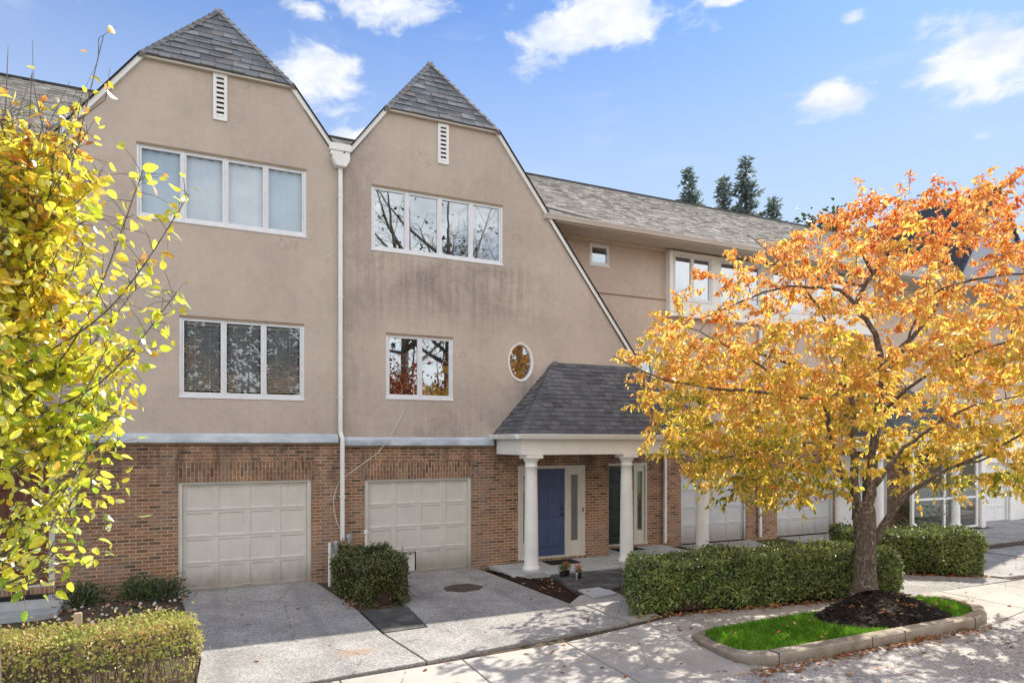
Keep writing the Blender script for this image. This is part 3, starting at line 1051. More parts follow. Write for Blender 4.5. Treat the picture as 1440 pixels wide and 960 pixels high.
# ------------------------------------------------------------------ the ground
def S(name, mb, mt, **kw):
    return kind(build(mb, name, mt, **kw), 'structure')
mb = MB()
mb.poly([(-600, -600, -.06), (600, -600, -.06), (600, 700, -.06), (-600, 700, -.06)])
S('ground', mb, 'lawn_ground')
mb = MB()
mb.poly([(-90, -.0, -.05), (90, -.0, -.05), (90, -6.4, -.05), (-90, -6.4, -.05)])
S('planting_soil', mb, 'soil')
mb = MB()
mb.slab([(-120, -7.9), (-6, -7.9), (5.6, -7.93), (6.5, -7.98), (11.2, -7.98), (13, -7.62), (16, -7.25), (40, -6.6), (120, -6.0), (120, -13.6), (40, -14.1), (-120, -15.0)], -.055, -.006)
S('road', mb, 'road_surface')
mb = MB()
mb.slab([(-0.33, .1), (2.20, .1), (2.28, -.65), (2.49, -2.6), (2.53, -4.3), (2.735, -5.83), (-.06, -6.10), (.03, -4.4), (-.16, -2.0)], -.055, 0)
mb.slab([(3.24, .1), (5.76, .1), (5.86, -.42), (6.06, -3.84), (6.22, -4.15), (6.30, -5.35), (2.76, -5.83), (2.56, -4.31), (3.27, -4.26), (3.36, -2.85), (3.30, -.6)], -.055, .001)
mb.slab([(16.1, .8), (18.65, .8), (18.9, -5.9), (15.75, -5.75), (15.0, -4.0)], -.055, 0)
mb.slab([(12.3, .8), (15.0, .8), (13.2, -3.3), (12.7, -3.9), (12.0, -3.0)], -.055, .001)
mb.slab([(19.0, -.6), (30, -.6), (30, -2.4), (18.95, -2.7)], -.055, 0)
mb.slab([(18.97, -3.35), (30, -3.0), (30, -5.25), (18.93, -5.85)], -.055, 0)
mb.slab([(24.6, .8), (28.2, .8), (28.2, -.58), (24.6, -.58)], -.055, 0)
mb.slab([(12.36, -4.6), (13.0, -3.95), (15.45, -5.62), (15.6, -6.0), (12.3, -6.05)], -.055, -.001)
S('driveway', mb, 'aggregate', bevel=.006)
mb = MB()
mb.slab([(2.535, -2.80), (3.325, -2.88), (3.25, -4.235), (2.56, -4.28)], -.055, .004)
S('driveway_infill', mb, 'dark_concrete', bevel=.006)
mb = MB()
back = lambda x: np.interp(x, [-30, -2, 1.25, 4.86, 6.4, 7.2, 12.3, 16, 30, 60], [-7.2, -6.4, -6.08, -5.86, -5.55, -5.30, -6.02, -6.06, -5.3, -4.0])
fx = [-30, -22, -14, -8, -5, -3.35, -1.72, -.08, 1.56, 3.20, 4.84, 6.5, 8.1, 9.8, 11.5, 13.1, 14.9, 16.6, 18.4, 20.4, 24, 30, 38]
frontf = lambda x: np.interp(x, [-30, 5.6, 6.5, 11.2, 13, 16, 40], [-7.9, -7.92, -7.97, -7.97, -7.60, -7.23, -6.6])
for a, b in zip(fx[:-1], fx[1:]):
    g = .009
    mb.slab([(a + g, frontf(a)), (b - g, frontf(b)), (b - g, back(b) - g), ((a + b) / 2, back((a + b) / 2) - g), (a + g, back(a) - g)], -.055, .001 * random.random())
S('sidewalk', mb, 'concrete', bevel=.006)
mb = MB()
mb.slab([(6.52, -3.42), (6.05, -3.88), (6.25, -4.1), (6.33, -5.33), (7.0, -5.22), (7.25, -3.9), (7.35, -3.2), (7.22, -3.13)], -.055, .012)
S('path', mb, 'concrete', bevel=.01)
mb = MB()
mb.slab([(6.95, -1.47), (9.9, -1.47), (9.2, -3.0), (7.4, -3.16), (6.6, -3.36)], -.055, .018)
S('path_dark', mb, 'dark_concrete', bevel=.01)
mb = MB()
mb.slab([(6.12, -.02), (6.1, -1.42), (11.75, -1.42), (11.75, .88), (9.42, .88), (9.42, -.02)], -.05, .045)
S('porch_slab', mb, 'step_concrete', bevel=.012)

def heap(name, outline, z0, zpeak, peak, mt, n=5, rough=.03, kd='structure'):
    """low mound over an outline"""
    mb = MB()
    c = Vector((peak[0], peak[1], 0))
    ring = []
    m_ = len(outline)
    pts = []
    for k in range(m_):
        a, b = Vector((*outline[k], 0)), Vector((*outline[(k + 1) % m_], 0))
        for j in range(6):
            pts.append(a.lerp(b, j / 6))
    N_ = len(pts)
    for r in range(n + 1):
        t = r / n
        for p in pts:
            q = p.lerp(c, t * .97)
            z = z0 + (zpeak - z0) * (1 - (1 - t) ** 1.8)
            if 0 < r:
                q = q + Vector((random.uniform(-1, 1), random.uniform(-1, 1), 0)) * rough
                z += random.uniform(-1, 1) * rough * .6
            mb.v.append((q.x, q.y, z))
    for r in range(n):
        for k in range(N_):
            j = (k + 1) % N_
            mb.f.append((r * N_ + k, r * N_ + j, (r + 1) * N_ + j, (r + 1) * N_ + k))
            mb.mi.append(0)
    mb.f.append(tuple(range(n * N_, (n + 1) * N_)))
    mb.mi.append(0)
    return kind(build(mb, name, mt, smooth=True), kd)
heap('mulch_bed', [(5.88, -.10), (6.11, -.12), (6.11, -1.40), (6.95, -1.45), (6.60, -3.3), (6.10, -3.80), (5.90, -.5)], -.045, .035, (6.3, -2.0), 'mulch', 6, .035)
heap('soil_bed', [(-2.30, .05), (-.36, .05), (-.20, -1.7), (-.10, -3.0), (-2.6, -3.2)], -.045, .05, (-1.3, -.5), 'soil', 6, .04)
heap('shrub_bed', [(2.30, .05), (3.2, .05), (3.28, -.6), (3.35, -2.8), (2.52, -2.75), (2.33, -.7)], -.045, .03, (2.9, -1.4), 'soil', 5, .03)
mb = MB().slab([(4.42, -1.66), (4.70, -1.45), (5.05, -1.50), (5.22, -1.85), (5.02, -2.12), (4.66, -2.20), (4.38, -1.98)], -.02, .004)
S('oil_stain_patch', mb, 'soil')

# tree island: kerb ring, grass, black mulch mound
outer = [(6.42, -7.45), (6.50, -7.75), (6.72, -7.93), (8.3, -7.96), (11.05, -7.93), (11.55, -7.80), (11.98, -7.50), (12.25, -7.05), (12.28, -6.6), (12.05, -6.28), (11.5, -6.20), (8.0, -6.30), (7.0, -6.32), (6.66, -6.45), (6.5, -6.8)]
inner = [(6.62, -7.40), (6.68, -7.62), (6.82, -7.74), (8.3, -7.77), (11.0, -7.74), (11.45, -7.64), (11.80, -7.40), (12.05, -7.00), (12.09, -6.66), (11.93, -6.43), (11.48, -6.36), (8.0, -6.46), (7.08, -6.48), (6.82, -6.58), (6.68, -6.85)]
hz = [.10, .13, .15, .155, .155, .155, .15, .14, .12, .06, .05, .05, .05, .05, .07]
mb = MB()
n = len(outer)
for k in range(n):
    j = (k + 1) % n
    o0, o1, i0, i1 = outer[k], outer[j], inner[k], inner[j]
    h0, h1 = hz[k], hz[j]
    mb.poly([(*o0, -.05), (*o1, -.05), (o1[0], o1[1], h1 - .015), (o0[0], o0[1], h0 - .015)])
    f = .12
    m0 = (o0[0] + (i0[0] - o0[0]) * f, o0[1] + (i0[1] - o0[1]) * f)
    m1 = (o1[0] + (i1[0] - o1[0]) * f, o1[1] + (i1[1] - o1[1]) * f)
    mb.poly([(o0[0], o0[1], h0 - .015), (o1[0], o1[1], h1 - .015), (*m1, h1), (*m0, h0)])
    mb.poly([(*m0, h0), (*m1, h1), (*i1, h1), (*i0, h0)])
    mb.poly([(*i0, h0), (*i1, h1), (*i1, -.05), (*i0, -.05)])
S('kerb', mb, 'kerb_concrete')
mb = MB()
for x in (6.86, 8.62, 9.33, 11.02):
    yo = float(np.interp(x, [6.72, 8.3, 11.05], [-7.93, -7.96, -7.93]))
    mb.box(x - .005, x + .005, yo - .003, yo + .19, -.03, .1565)
S('kerb_joint', mb, 'dark_edge')
mb = MB().slab(inner, -.05, .075)
S('island_soil', mb, 'soil')
def inside(poly, x, y):
    c = False
    n = len(poly)
    j = n - 1
    for i in range(n):
        xi, yi = poly[i]
        xj, yj = poly[j]
        if (yi > y) != (yj > y) and x < (xj - xi) * (y - yi) / (yj - yi) + xi:
            c = not c
        j = i
    return c
mound = [(8.75, -6.55), (8.55, -6.95), (8.75, -7.4), (9.3, -7.76), (10.4, -7.76), (10.95, -7.5), (11.25, -7.0), (11.35, -6.6), (11.2, -6.38), (10.2, -6.30), (9.3, -6.35)]
heap('mulch_mound', [(x + .25, y) for x, y in mound], .07, .29, (10.75, -6.35), 'black_mulch', 9, .035)
gx, gy = [], []
mound2 = [(x + .25, y) for x, y in mound]
while len(gx) < 15000:
    x, y = random.uniform(6.6, 12.1), random.uniform(-7.78, -6.35)
    if inside(inner, x, y) and not inside(mound2, x, y):
        gx.append(x)
        gy.append(y)
n = len(gx)
P = np.column_stack([gx, gy, np.full(n, .06)])
D = np.column_stack([rng.normal(0, .45, n), rng.normal(0, .45, n), np.ones(n)])
g = leaf_mesh('grass', P, D, unit(n), rng.uniform(.05, .10, n), rng.uniform(.008, .014, n), 'grass', None, .25, .1)
kind(g, 'stuff')
g['label'] = 'bright green lawn grass inside the kerbed tree island'
mb = MB()
for k in range(340):
    x, y = random.uniform(8.9, 11.5), random.uniform(-7.7, -6.4)
    if not inside(mound2, x, y) or y > -6.6 or x > 10.9:
        continue
    t = min(1, max(0, 1 - math.hypot((x - 10.75) / 2.0, (y + 6.45) / 1.35)))
    z = .085 + .26 * (1 - (1 - t) ** 1.8)
    a, l = random.uniform(0, 6.28), random.uniform(.03, .08)
    c, s_ = math.cos(a), math.sin(a)
    b = random.uniform(.006, .014)
    mb.prism([(x - c * l - s_ * b, y - s_ * l + c * b, z), (x + c * l - s_ * b, y + s_ * l + c * b, z + .02 * random.random()), (x + c * l + s_ * b, y + s_ * l - c * b, z + .01), (x - c * l + s_ * b, y - s_ * l - c * b, z)], (0, 0, .012))
chips = build(mb, 'bark_chips', ['black_mulch'])
kind(chips, 'stuff')

# ------------------------------------------------------------------ houses
def body(parent, x0, x1, y0, mt='plaster_back', ztop=8.35, cap=True):
    """rear and party walls and floor closing the house off behind its front"""
    mb = MB()
    mb.box(x0 + .01, x0 + .16, y0 + .3, BACK, -.05, ztop)
    mb.box(x1 - .16, x1 - .01, y0 + .3, BACK, -.05, ztop)
    mb.box(x0 + .16, x1 - .16, BACK - .2, BACK, -.05, ztop)
    for z in (2.72, 5.75):
        mb.box(x0 + .16, x1 - .16, y0 + .25, BACK - .2, z, z + .2)
    for xx in (x0 + .16, x1 - .16):
        mb.poly([(xx, y0 + .3, ztop), (xx, BACK, ztop), (xx, RIDGE_Y, RIDGE_Z - .2)])
    build(mb, 'rear_walls', mt, parent)
    mb = MB()
    for z in (.0, 2.93, 5.96):
        mb.box(x0 + .17, x1 - .17, y0 + 2.2, y0 + 2.3, z, z + 2.6)
    build(mb, 'inner_partition', 'dark_room', parent)

def mirror(pts, c):
    return [(2 * c - x, z) for x, z in pts]

def gable_house(hx, label, wall_mat, cl, cr, zlow_l, zlow_r, zg, holes, brick_x, band_z, name_loc, gx0, gx1, zg_l=None):
    pass

SLOPE = 1.305
def gable_front(parent, gx0, gx1, zg, xl, zl, xr, zr, zb, holes, ovals, wall_mat, ybase=0.0):
    """stucco front under a clipped gable: eave of the clip from gx0 to gx1 at zg, rakes down to (xl,zl) and (xr,zr)"""
    outer = [(xl, zb), (xr, zb), (xr, zr), (gx1, zg), (gx0, zg), (xl, zl)]
    hs_ = [rect(*h) for h in holes] + [ellipse(*o) for o in ovals]
    mb = MB()
    wall_sheet(mb, outer, hs_, ybase, .14)
    build(mb, 'stucco_wall', wall_mat, parent)
    for a, b, c, e in holes:                     # brown strip painting the shadow at the head of each window reveal
        build(MB().box(a, b, ybase - .004, ybase + .016, e - .028, e + .012), 'head_shade_strip', 'brown_strip', parent)

def rake(parent, p0, p1, y=-.055, wdt=.08):
    """white rake board with the dark shingle edge on top"""
    a, b = Vector((p0[0], 0, p0[1])), Vector((p1[0], 0, p1[1]))
    t = (b - a).normalized()
    n = Vector((-t.z, 0, t.x))
    if n.z < 0:
        n = -n
    mb = MB()
    mb.prism([(q.x, y, q.z) for q in (a - n * wdt * .62, b - n * wdt * .62, b + n * wdt * .38, a + n * wdt * .38)], (0, .053, 0))
    o = build(mb, 'rake_trim', 'white_paint', parent)
    mb = MB()
    mb.prism([(q.x, y - .03, q.z) for q in (a + n * (wdt * .38 + .002), b + n * (wdt * .38 + .002), b + n * (wdt * .38 + .026), a + n * (wdt * .38 + .026))], (0, .12, 0))
    build(mb, 'shingle_edge', 'dark_edge', o)

def clipped_roof(parent, gx0, gx1, zg, xl, zl, xr, zr, apex_y=1.0, apex_z=11.98, split_l=8.5, split_r=8.5, low_l=None, low_r=None):
    """steep gable roof with its clipped front: slate tabs on the front triangle, slopes running back to the row roof"""
    cx = (gx0 + gx1) / 2
    hw = (gx1 - gx0) / 2 + .06
    O = Vector((cx, -.10, zg - .02))
    V = Vector((0, apex_y + .10, apex_z - zg))
    vm = V.length
    mb = MB()
    shingle_plane(mb, O, (1, 0, 0), V, lambda v: -hw * (1 - v / vm), lambda v: hw * (1 - v / vm), vm, .185, .27, .018)
    solid_plane(mb, [(cx - hw, -.10, zg - .025), (cx + hw, -.10, zg - .025), (cx, apex_y, apex_z - .005)], .06)
    A = (cx, apex_y, apex_z)
    sl_n = Vector((-.6, 0, -.8)), Vector((.6, 0, -.8))
    front_dn = Vector((0, -.5, -.85))
    ridge_caps(mb, (cx - hw, -.10, zg - .02), A, (Vector((.55, -.3, -.2))), Vector((-.35, .6, -.55)), .10, .17)
    ridge_caps(mb, (cx + hw, -.10, zg - .02), A, (Vector((-.55, -.3, -.2))), Vector((.35, .6, -.55)), .10, .17)
    build(mb, 'gable_cap', 'slate_shingle', parent, recalc=False)
    mb = MB()
    mb.box(gx0 - .03, gx1 + .03, -.085, -.003, zg - .07, zg - .035)
    build(mb, 'cap_fascia', 'soffit_paint', parent)
    mb = MB()
    for sgn, (xe, ze), g in ((-1, (xl, zl), cx - hw), (1, (xr, zr), cx + hw)):
        dxs = xe - g
        slope = (zg - ze) / abs(dxs)
        # three pieces: above the clip, down to the row eave, and the low tail in front of the neighbour
        zt = apex_z
        solid_plane(mb, [(g, -.03, zg), (cx, apex_y, apex_z), (cx, RIDGE_Y + .3, apex_z), (g, RIDGE_Y + .3, zg)], .07)
        zm = max(ze, 8.35)
        xm = g + sgn * (zg - zm) / slope
        solid_plane(mb, [(g, -.03, zg), (xm, -.03, zm), (xm, max(.4, (zm - EAVE_Z) / PITCH + .3), zm), (g, (zg - EAVE_Z) / PITCH + .5, zg)], .07)
        if ze < 8.3:
            solid_plane(mb, [(xm, -.03, zm), (xe, -.03, ze), (xe, .95, ze), (xm, .95, zm)], .07)
    build(mb, 'gable_slopes', 'charcoal_shingle', parent)
    # rake boards
    rake(parent, (gx0 - .02, zg), (xl, zl))
    rake(parent, (gx1 + .02, zg), (xr, zr))

def attic_vent(parent, cx, z0, z1, y=0.0):
    mb = MB()
    wv = .165
    a, b = cx - wv / 2 - .045, cx + wv / 2 + .045
    mb.box(a, a + .06, y - .03, y, z0, z1)
    mb.box(b - .06, b, y - .03, y, z0, z1)
    mb.box(a + .06, b - .06, y - .0295, y, z0, z0 + .07)
    mb.box(a + .06, b - .06, y - .0295, y, z1 - .07, z1)
    n = 8
    for k in range(n):
        z = z0 + .07 + (z1 - z0 - .14) * (k + .15) / n
        mb.prism([(a + .06, y - .024, z), (a + .06, y - .018, z - .008), (a + .06, y - .004, z + .042), (a + .06, y - .008, z + .05)], (b - a - .12, 0, 0))
    v = build(mb, 'attic_vent', 'white_paint', parent)
    mb = MB().box(a + .06, b - .06, y - .0035, y - .001, z0 + .07, z1 - .07)
    build(mb, 'louver_backing', 'dark_edge', v)

def ledge_band(parent, x0, x1, z, y=0.0):
    mb = MB()
    mb.prism([(x0, y - .002, z + .03), (x0, y - .075, z - .02), (x0, y - .085, z - .15), (x0, y - .06, z - .16), (x0, y - .002, z - .16)], (x1 - x0, 0, 0))
    k = x0 + 1.1
    while k < x1:
        mb.prism([(k, y - .001, z + .034), (k, y - .079, z - .018), (k, y - .089, z - .151), (k, y - .06, z - .155)], (.012, 0, 0))
        k += 1.85
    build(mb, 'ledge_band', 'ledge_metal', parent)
    mb = MB().box(x0, x1, y - .045, y - .003, z - .192, z - .162)  # brown strip drawing the shade line below the overhanging ledge
    build(mb, 'ledge_shade_strip', 'brown_strip', parent)

def brick_base(parent, x0, x1, zt, y, holes, soldier=None, side=None):
    mb = MB()
    wall_sheet(mb, rect(x0, x1, -.16, zt), [rect(*h) for h in holes], y, .16)
    if side:
        for xs, ya, yb in side:
            mb.poly([(xs, ya, -.05), (xs, yb, -.05), (xs, yb, zt), (xs, ya, zt)])
    build(mb, 'brick_wall', 'brick', parent)
    if soldier:
        mb = MB()
        for a, b, c, e in soldier:
            mb.box(a, b, y - .008, y + .15, c, e)
        build(mb, 'brick_lintel', 'brick_soldier', parent)

def downspout(parent, x, ztop, y0=-.03, zkink=None, zbot=.85, hw=.042):
    mb = MB()
    ya = y0 - .075
    if zkink:
        mb.box(x - hw, x + hw, ya, y0, zkink + .10, ztop)
        mb.prism([(x - hw, y0, zkink + .10), (x - hw, ya, zkink + .10), (x - hw + .03, ya - .06, zkink - .05), (x - hw + .03, y0 - .06, zkink - .05)], (2 * hw, 0, 0))
        mb.box(x - hw + .03, x + hw + .03, ya - .06, y0 - .06, zbot, zkink - .05)
    else:
        mb.box(x - hw, x + hw, ya, y0, zbot, ztop)
    o = build(mb, 'downspout', 'white_paint', parent, bevel=.008)
    z = zbot + .9
    while z < ztop - .4:
        off = .03 if zkink and z < zkink else 0
        dy = -.06 if zkink and z < zkink else 0
        build(MB().box(x - hw - .012 + off, x + hw + .012 + off, ya - .006 + dy, y0 + .02, z, z + .03), 'strap', 'white_paint', o)
        z += 2.1
    return o

# ---- left gabled house (red door)
h1 = thing('townhouse', (-1.0, 0, 0), 'left gabled stucco townhouse with a red door and blinds in its middle windows', 'house', 'row of stucco townhouses')
Z1 = 10.20
xl1, zl1 = -4.88, Z1 - SLOPE * (-.93 + 4.88)
xr1, zr1 = 2.53, Z1 - SLOPE * (2.53 - 1.70)
W1u, W1m = (-1.06, 2.02, 7.14, 8.54), (-.34, 1.98, 3.78, 5.34)
outer1 = None
gable_front(h1, -.93, 1.70, Z1, xl1, zl1, 2.67, 9.0, 3.0, [W1u, W1m], [], 'stucco_tan')
clipped_roof(h1, -.93, 1.70, Z1, xl1, zl1, xr1, zr1)
attic_vent(h1, .385, 9.22, 10.13)
ledge_band(h1, -2.02, 2.66, 3.05)
brick_base(h1, -4.88, 2.67, 2.90, .012, [(-.36, 2.12, -.05, 2.135), (-3.62, -2.34, .34, 2.55)], [(-.42, 2.16, 2.137, 2.51)])
window(h1, *W1u, 0, 4, 'glass_soft', ['shade_blue', 'shade_white', 'shade_white', 'shade_blue'])
window(h1, *W1m, 0, 3, 'glass_blinds', ['slats'] * 3)
garage_door(h1, -.36, 2.12, -.0, 2.135, .02)
fr = MB()
fr.box(-3.62, -3.52, .0, .16, .38, 2.55)
fr.box(-2.43, -2.34, .0, .16, .38, 2.55)
fr.box(-3.52, -2.43, .001, .16, 2.44, 2.55)
fr.box(-3.62, -2.34, -.03, .16, .34, .38)
dfr = build(fr, 'door_frame', 'cream_paint', h1)
panel_door(h1, -3.51, -2.44, .385, 2.43, .06, 'red_door', -1, label='brick red panelled front door')
mb = MB().box(-3.64, -2.32, -.05, .15, .22, .336)
build(mb, 'door_sill', 'brick_soldier', h1)
mb = MB()
mb.box(-2.20, -2.02, -.10, .01, 1.66, 2.08)
mb.prism([(-2.22, .01, 2.085), (-2.22, -.12, 2.085), (-2.22, -.12, 2.10), (-2.22, .01, 2.15)], (.22, 0, 0))
build(mb, 'wall_box', 'white_paint', h1, bevel=.006)
main_roof(h1, -2.2, 2.62, .10)
body(h1, -4.6, 2.66, .9)
# shingled canopy over the red door
mb = MB()
O = Vector((-2.1, -1.35, 3.10))
V = Vector((0, 1.35, 1.62))
shingle_plane(mb, (-7.0, -1.35, 3.10), (1, 0, 0), V, lambda v: 0, lambda v: 4.95 - .75 * v, V.length, .15, .26)
shingle_plane(mb, (-2.05, -1.35, 3.10), (0, 1, 0), (-1.58, 0, 1.62), lambda v: v * .6, lambda v: 1.35, 2.2, .15, .26)
mb2 = MB()
solid_plane(mb, [(-7, -1.35, 3.09), (-2.05, -1.35, 3.09), (-3.62, 0, 4.71), (-7, 0, 4.71)], .05)
solid_plane(mb, [(-2.05, -1.35, 3.09), (-2.05, -.0, 3.09), (-3.62, 0, 4.71)], .05)
build(mb, 'canopy_roof', 'charcoal_shingle', h1, recalc=False)
mb = MB()
mb.box(-7, -2.2, -1.30, -.02, 2.72, 3.06)
gutter(mb, -7, -2.05, -1.35, 3.10)
build(mb, 'canopy_beam', 'porch_white', h1)
mb = MB()
mb.lathe(-4.7, -1.15, [(.17, .2), (.17, .28), (.14, .32), (.13, 1.2), (.105, 2.6), (.15, 2.66), (.15, 2.72)])
build(mb, 'canopy_column', 'porch_white', h1, smooth=False)
# box gutter and rain head between the two gables, downspout below
mb = MB()
mb.box(2.47, 2.93, -.11, .30, 9.02, 9.17)
mb.box(2.50, 2.90, -.085, .29, 8.93, 9.02)
build(mb, 'box_gutter', 'white_paint', h1, bevel=.008)
mb = MB()
mb.prism([(2.52, -.03, 8.93), (2.88, -.03, 8.93), (2.88, -.03, 8.80), (2.80, -.03, 8.66), (2.60, -.03, 8.66), (2.52, -.03, 8.80)], (0, -.17, 0))
build(mb, 'rain_head', 'white_paint', h1, bevel=.012)
downspout(h1, 2.70, 8.70, -.03, 3.03, .85)

# ---- right gabled house (blue door)
h2 = thing('townhouse', (5.0, 0, 0), 'stained stucco townhouse with a blue front door, catslide gable and small oval window', 'house', 'row of stucco townhouses')
Z2 = 10.16
xr2, zr2 = 10.30, Z2 - SLOPE * (10.30 - 6.29)
xl2, zl2 = 2.80, Z2 - SLOPE * (3.73 - 2.80)
W2u, W2m = (3.37, 6.48, 7.06, 8.46), (3.69, 5.24, 3.86, 5.28)
gable_front(h2, 3.73, 6.29, Z2, 2.67, 8.85, xr2, zr2, 2.95, [W2u, W2m], [(6.94, 4.81, .335, .46, 36)], 'stucco_stained')
clipped_roof(h2, 3.73, 6.29, Z2, xl2, zl2, xr2, zr2)
attic_vent(h2, 5.0, 9.17, 10.07)
ledge_band(h2, 2.79, 6.22, 2.99)
brick_base(h2, 2.67, 9.42, 2.95, .012, [(3.23, 5.69, -.06, 2.10), (6.88, 8.73, .045, 2.34)], [(3.17, 5.74, 2.102, 2.47)], side=[(9.42, .012, .92)])
window(h2, *W2u, 0, 4, 'glass', ['curtain_left', None, None, 'curtain_right'])
window(h2, *W2m, 0, 2, 'glass', [None, None])
oval_window(h2, 6.94, 4.81, .335, .46, 0)
garage_door(h2, 3.23, 5.69, -.0, 2.10, .02, broken=(1, 0), handle=False)
def entry(parent, x0, x1, d0, d1, z0, z1, y, door, cream='cream_paint', handle=1, lab=None):
    """door between two panelled sidelights in one painted frame"""
    mb = MB()
    f = .055
    mb.box(x0, x1, y - .015, y + .13, z1 - .07, z1)
    for a, b in ((x0, x0 + f), (d0 - f, d0 - .004), (d1 + .004, d1 + f), (x1 - f, x1)):
        mb.box(a, b, y - .014, y + .13, z0 + .035, z1 - .07)
    mb.box(x0, x1, y - .05, y + .13, z0, z0 + .035)
    f_ = build(mb, 'door_frame', cream, parent)
    for a, b in ((x0 + f, d0 - f), (d1 + f, x1 - f)):
        w_ = b - a
        if w_ < .08:
            continue
        mb = MB()
        st = w_ * .26
        zb, zt = z0 + .035, z1 - .07
        mb.box(a, a + st, y + .02, y + .07, zb, zt)
        mb.box(b - st, b, y + .02, y + .07, zb, zt)
        mb.box(a + st, b - st, y + .0205, y + .07, zb, zb + .34)
        mb.box(a + st, b - st, y + .0205, y + .07, zt - .16, zt)
        for q in (a + st - .012, b - st):
            mb.box(q, q + .012, y + .012, y + .02, zb + .34, zt - .16)
        s_ = build(mb, 'sidelight', cream, parent)
        p = MB()
        p.poly([(a + st, y + .05, zb + .34), (b - st, y + .05, zb + .34), (b - st, y + .05, zt - .16), (a + st, y + .05, zt - .16)])
        build(p, 'pane', 'glass', s_, recalc=False)
        q = MB().box(a, b, y + .10, y + .12, zb, zt)
        build(q, 'drape', 'soffit_paint', s_)
    panel_door(parent, d0, d1, z0 + .038, z1 - .075, y + .03, door, handle, label=lab)
entry(h2, 6.88, 8.73, 7.36, 8.17, .11, 2.34, .03, 'blue_door', lab='blue six-panel front door')
mb = MB().box(6.88, 8.73, -.035, .14, .035, .108)
build(mb, 'door_sill', 'brick_soldier', h2)
mb = MB().box(8.655, 8.68, .0, .016, 1.18, 1.29)
build(mb, 'doorbell', 'black_metal', h2)
main_roof(h2, 2.62, 7.55, .10)
body(h2, 2.68, 9.40, .9)
cab = MB().tube([(4.08, -.012, 3.59), (3.98, -.03, 3.38), (3.85, -.04, 3.16), (3.68, -.10, 2.92), (3.49, -.10, 2.68), (3.11, -.05, 2.40), (2.79, -.06, 2.18)], .008, 6)
cab.tube([(2.69, -.06, 2.10), (2.62, -.06, 1.95), (2.56, -.06, 1.73), (2.57, -.06, 1.5), (2.62, -.07, 1.25), (2.72, -.09, 1.02), (2.73, -.09, .7)], .008, 6)
build(cab, 'wall_cable', 'cable_white', h2)

# ---- recessed houses with long eaves
def flat_house(loc, label, x0, x1, y, walls, bands, holes_w, roof_x, brick_holes, soldier):
    h = thing('townhouse', loc, label, 'house', 'row of stucco townhouses')
    mb = MB()
    wall_sheet(mb, rect(x0, x1, 2.85, 8.40), [rect(*q) if len(q) == 4 else ellipse(*q) for q in holes_w], y, .14)
    build(mb, 'stucco_wall', 'stucco_pink', h)
    mb = MB()
    for a, b, z in bands:
        mb.box(a, b, y - .022, y - .002, z - .012, z + .012)
    if bands:
        build(mb, 'wall_groove', 'brown_strip', h)
    brick_base(h, x0, x1, 2.85, y + .012, brick_holes, soldier)
    main_roof(h, roof_x[0], roof_x[1], -.02)
    mb = MB()
    a, b = roof_x
    mb.box(a, b, -.02, .02, EAVE_Z - .17, EAVE_Z - .03)
    gutter(mb, a, b, -.022, EAVE_Z - .02, .12)
    build(mb, 'eave_gutter', 'soffit_paint', h)
    mb = MB()
    mb.box(a, b, .02, y + .15, EAVE_Z - .12, EAVE_Z - .09)
    mb.box(a, b, .42, .44, EAVE_Z - .133, EAVE_Z - .121)
    mb.box(a, b, y - .05, y - .003, EAVE_Z - .20, EAVE_Z - .121)
    build(mb, 'soffit', 'soffit_paint', h)
    body(h, x0 + .02, x1 - .02, y)
    return h

def bay(h, x0, x1, y, z0, z1, groups):
    """shallow white upper bay with rows of casements"""
    mb = MB()
    wall_sheet(mb, rect(x0, x1, z0, z1), [rect(a, b, c, e) for a, b, c, e, n in groups], y, .12)
    mb.box(x0, x0 + .12, y - .012, y + .3, z0 - .02, z1)
    mb.box(x0 + .16, x0 + .20, y - .008, y - .002, z0, z1)
    mb.prism([(x0, y + .002, z0), (x1, y + .002, z0), (x1, y + .6, z0), (x0, y + .6, z0)], (0, 0, .03))
    mb.poly([(x0 + .002, y, z0), (x0 + .002, y + .3, z0), (x0 + .002, y + .3, z1), (x0 + .002, y, z1)])
    build(mb, 'upper_bay', 'porch_white', h)
    for a, b, c, e, n in groups:
        window(h, a, b, c, e, y, n, 'glass', None)

h3 = flat_house((12.4, .9, 0), 'recessed pinkish stucco townhouse with a dark green door right of the porch pier', 9.42, 15.5, .9, None,
                [(9.42, 11.92, 6.90)], [(9.42, 10.05, 7.62, 8.20), (11.15, 4.81, .335, .46, 36)], (7.55, 15.5),
                [(9.60, 11.28, .045, 2.34), (12.45, 14.91, -.05, 2.10)], [(12.40, 14.96, 2.102, 2.47)])
mb = MB()
wall_sheet(mb, [(7.4, 5.0), (9.42, 5.0), (9.42, 8.40), (7.4, 8.40)], [], .9, .1)
build(mb, 'stucco_return', 'stucco_pink', h3)
window(h3, 9.42, 10.05, 7.62, 8.20, .9, 1, 'glass', None)
oval_window(h3, 11.15, 4.81, .335, .46, .9)
entry(h3, 9.60, 11.28, 10.02, 10.83, .11, 2.34, .93, 'green_door', handle=-1, lab='dark green panelled front door')
mb = MB().box(9.60, 11.28, .865, 1.03, .035, .108)
build(mb, 'door_sill', 'brick_soldier', h3)
garage_door(h3, 12.45, 14.91, 0, 2.10, .92, 'garage_grey', handle=False)
downspout(h3, 11.83, 2.84, .87, None, .1)
downspout(h3, 15.38, 6.3, .87, None, .05)
bay(h3, 11.90, 15.5, .72, 6.45, 8.27, [(12.03, 13.42, 6.90, 8.20, 2), (13.7, 15.3, 6.90, 8.20, 2)])
fl = MB()
fl.prism([(7.85, .60, 8.83), (7.95, .72, 8.90), (9.10, .12, 8.545), (9.0, .02, 8.485)], (0, 0, .035))
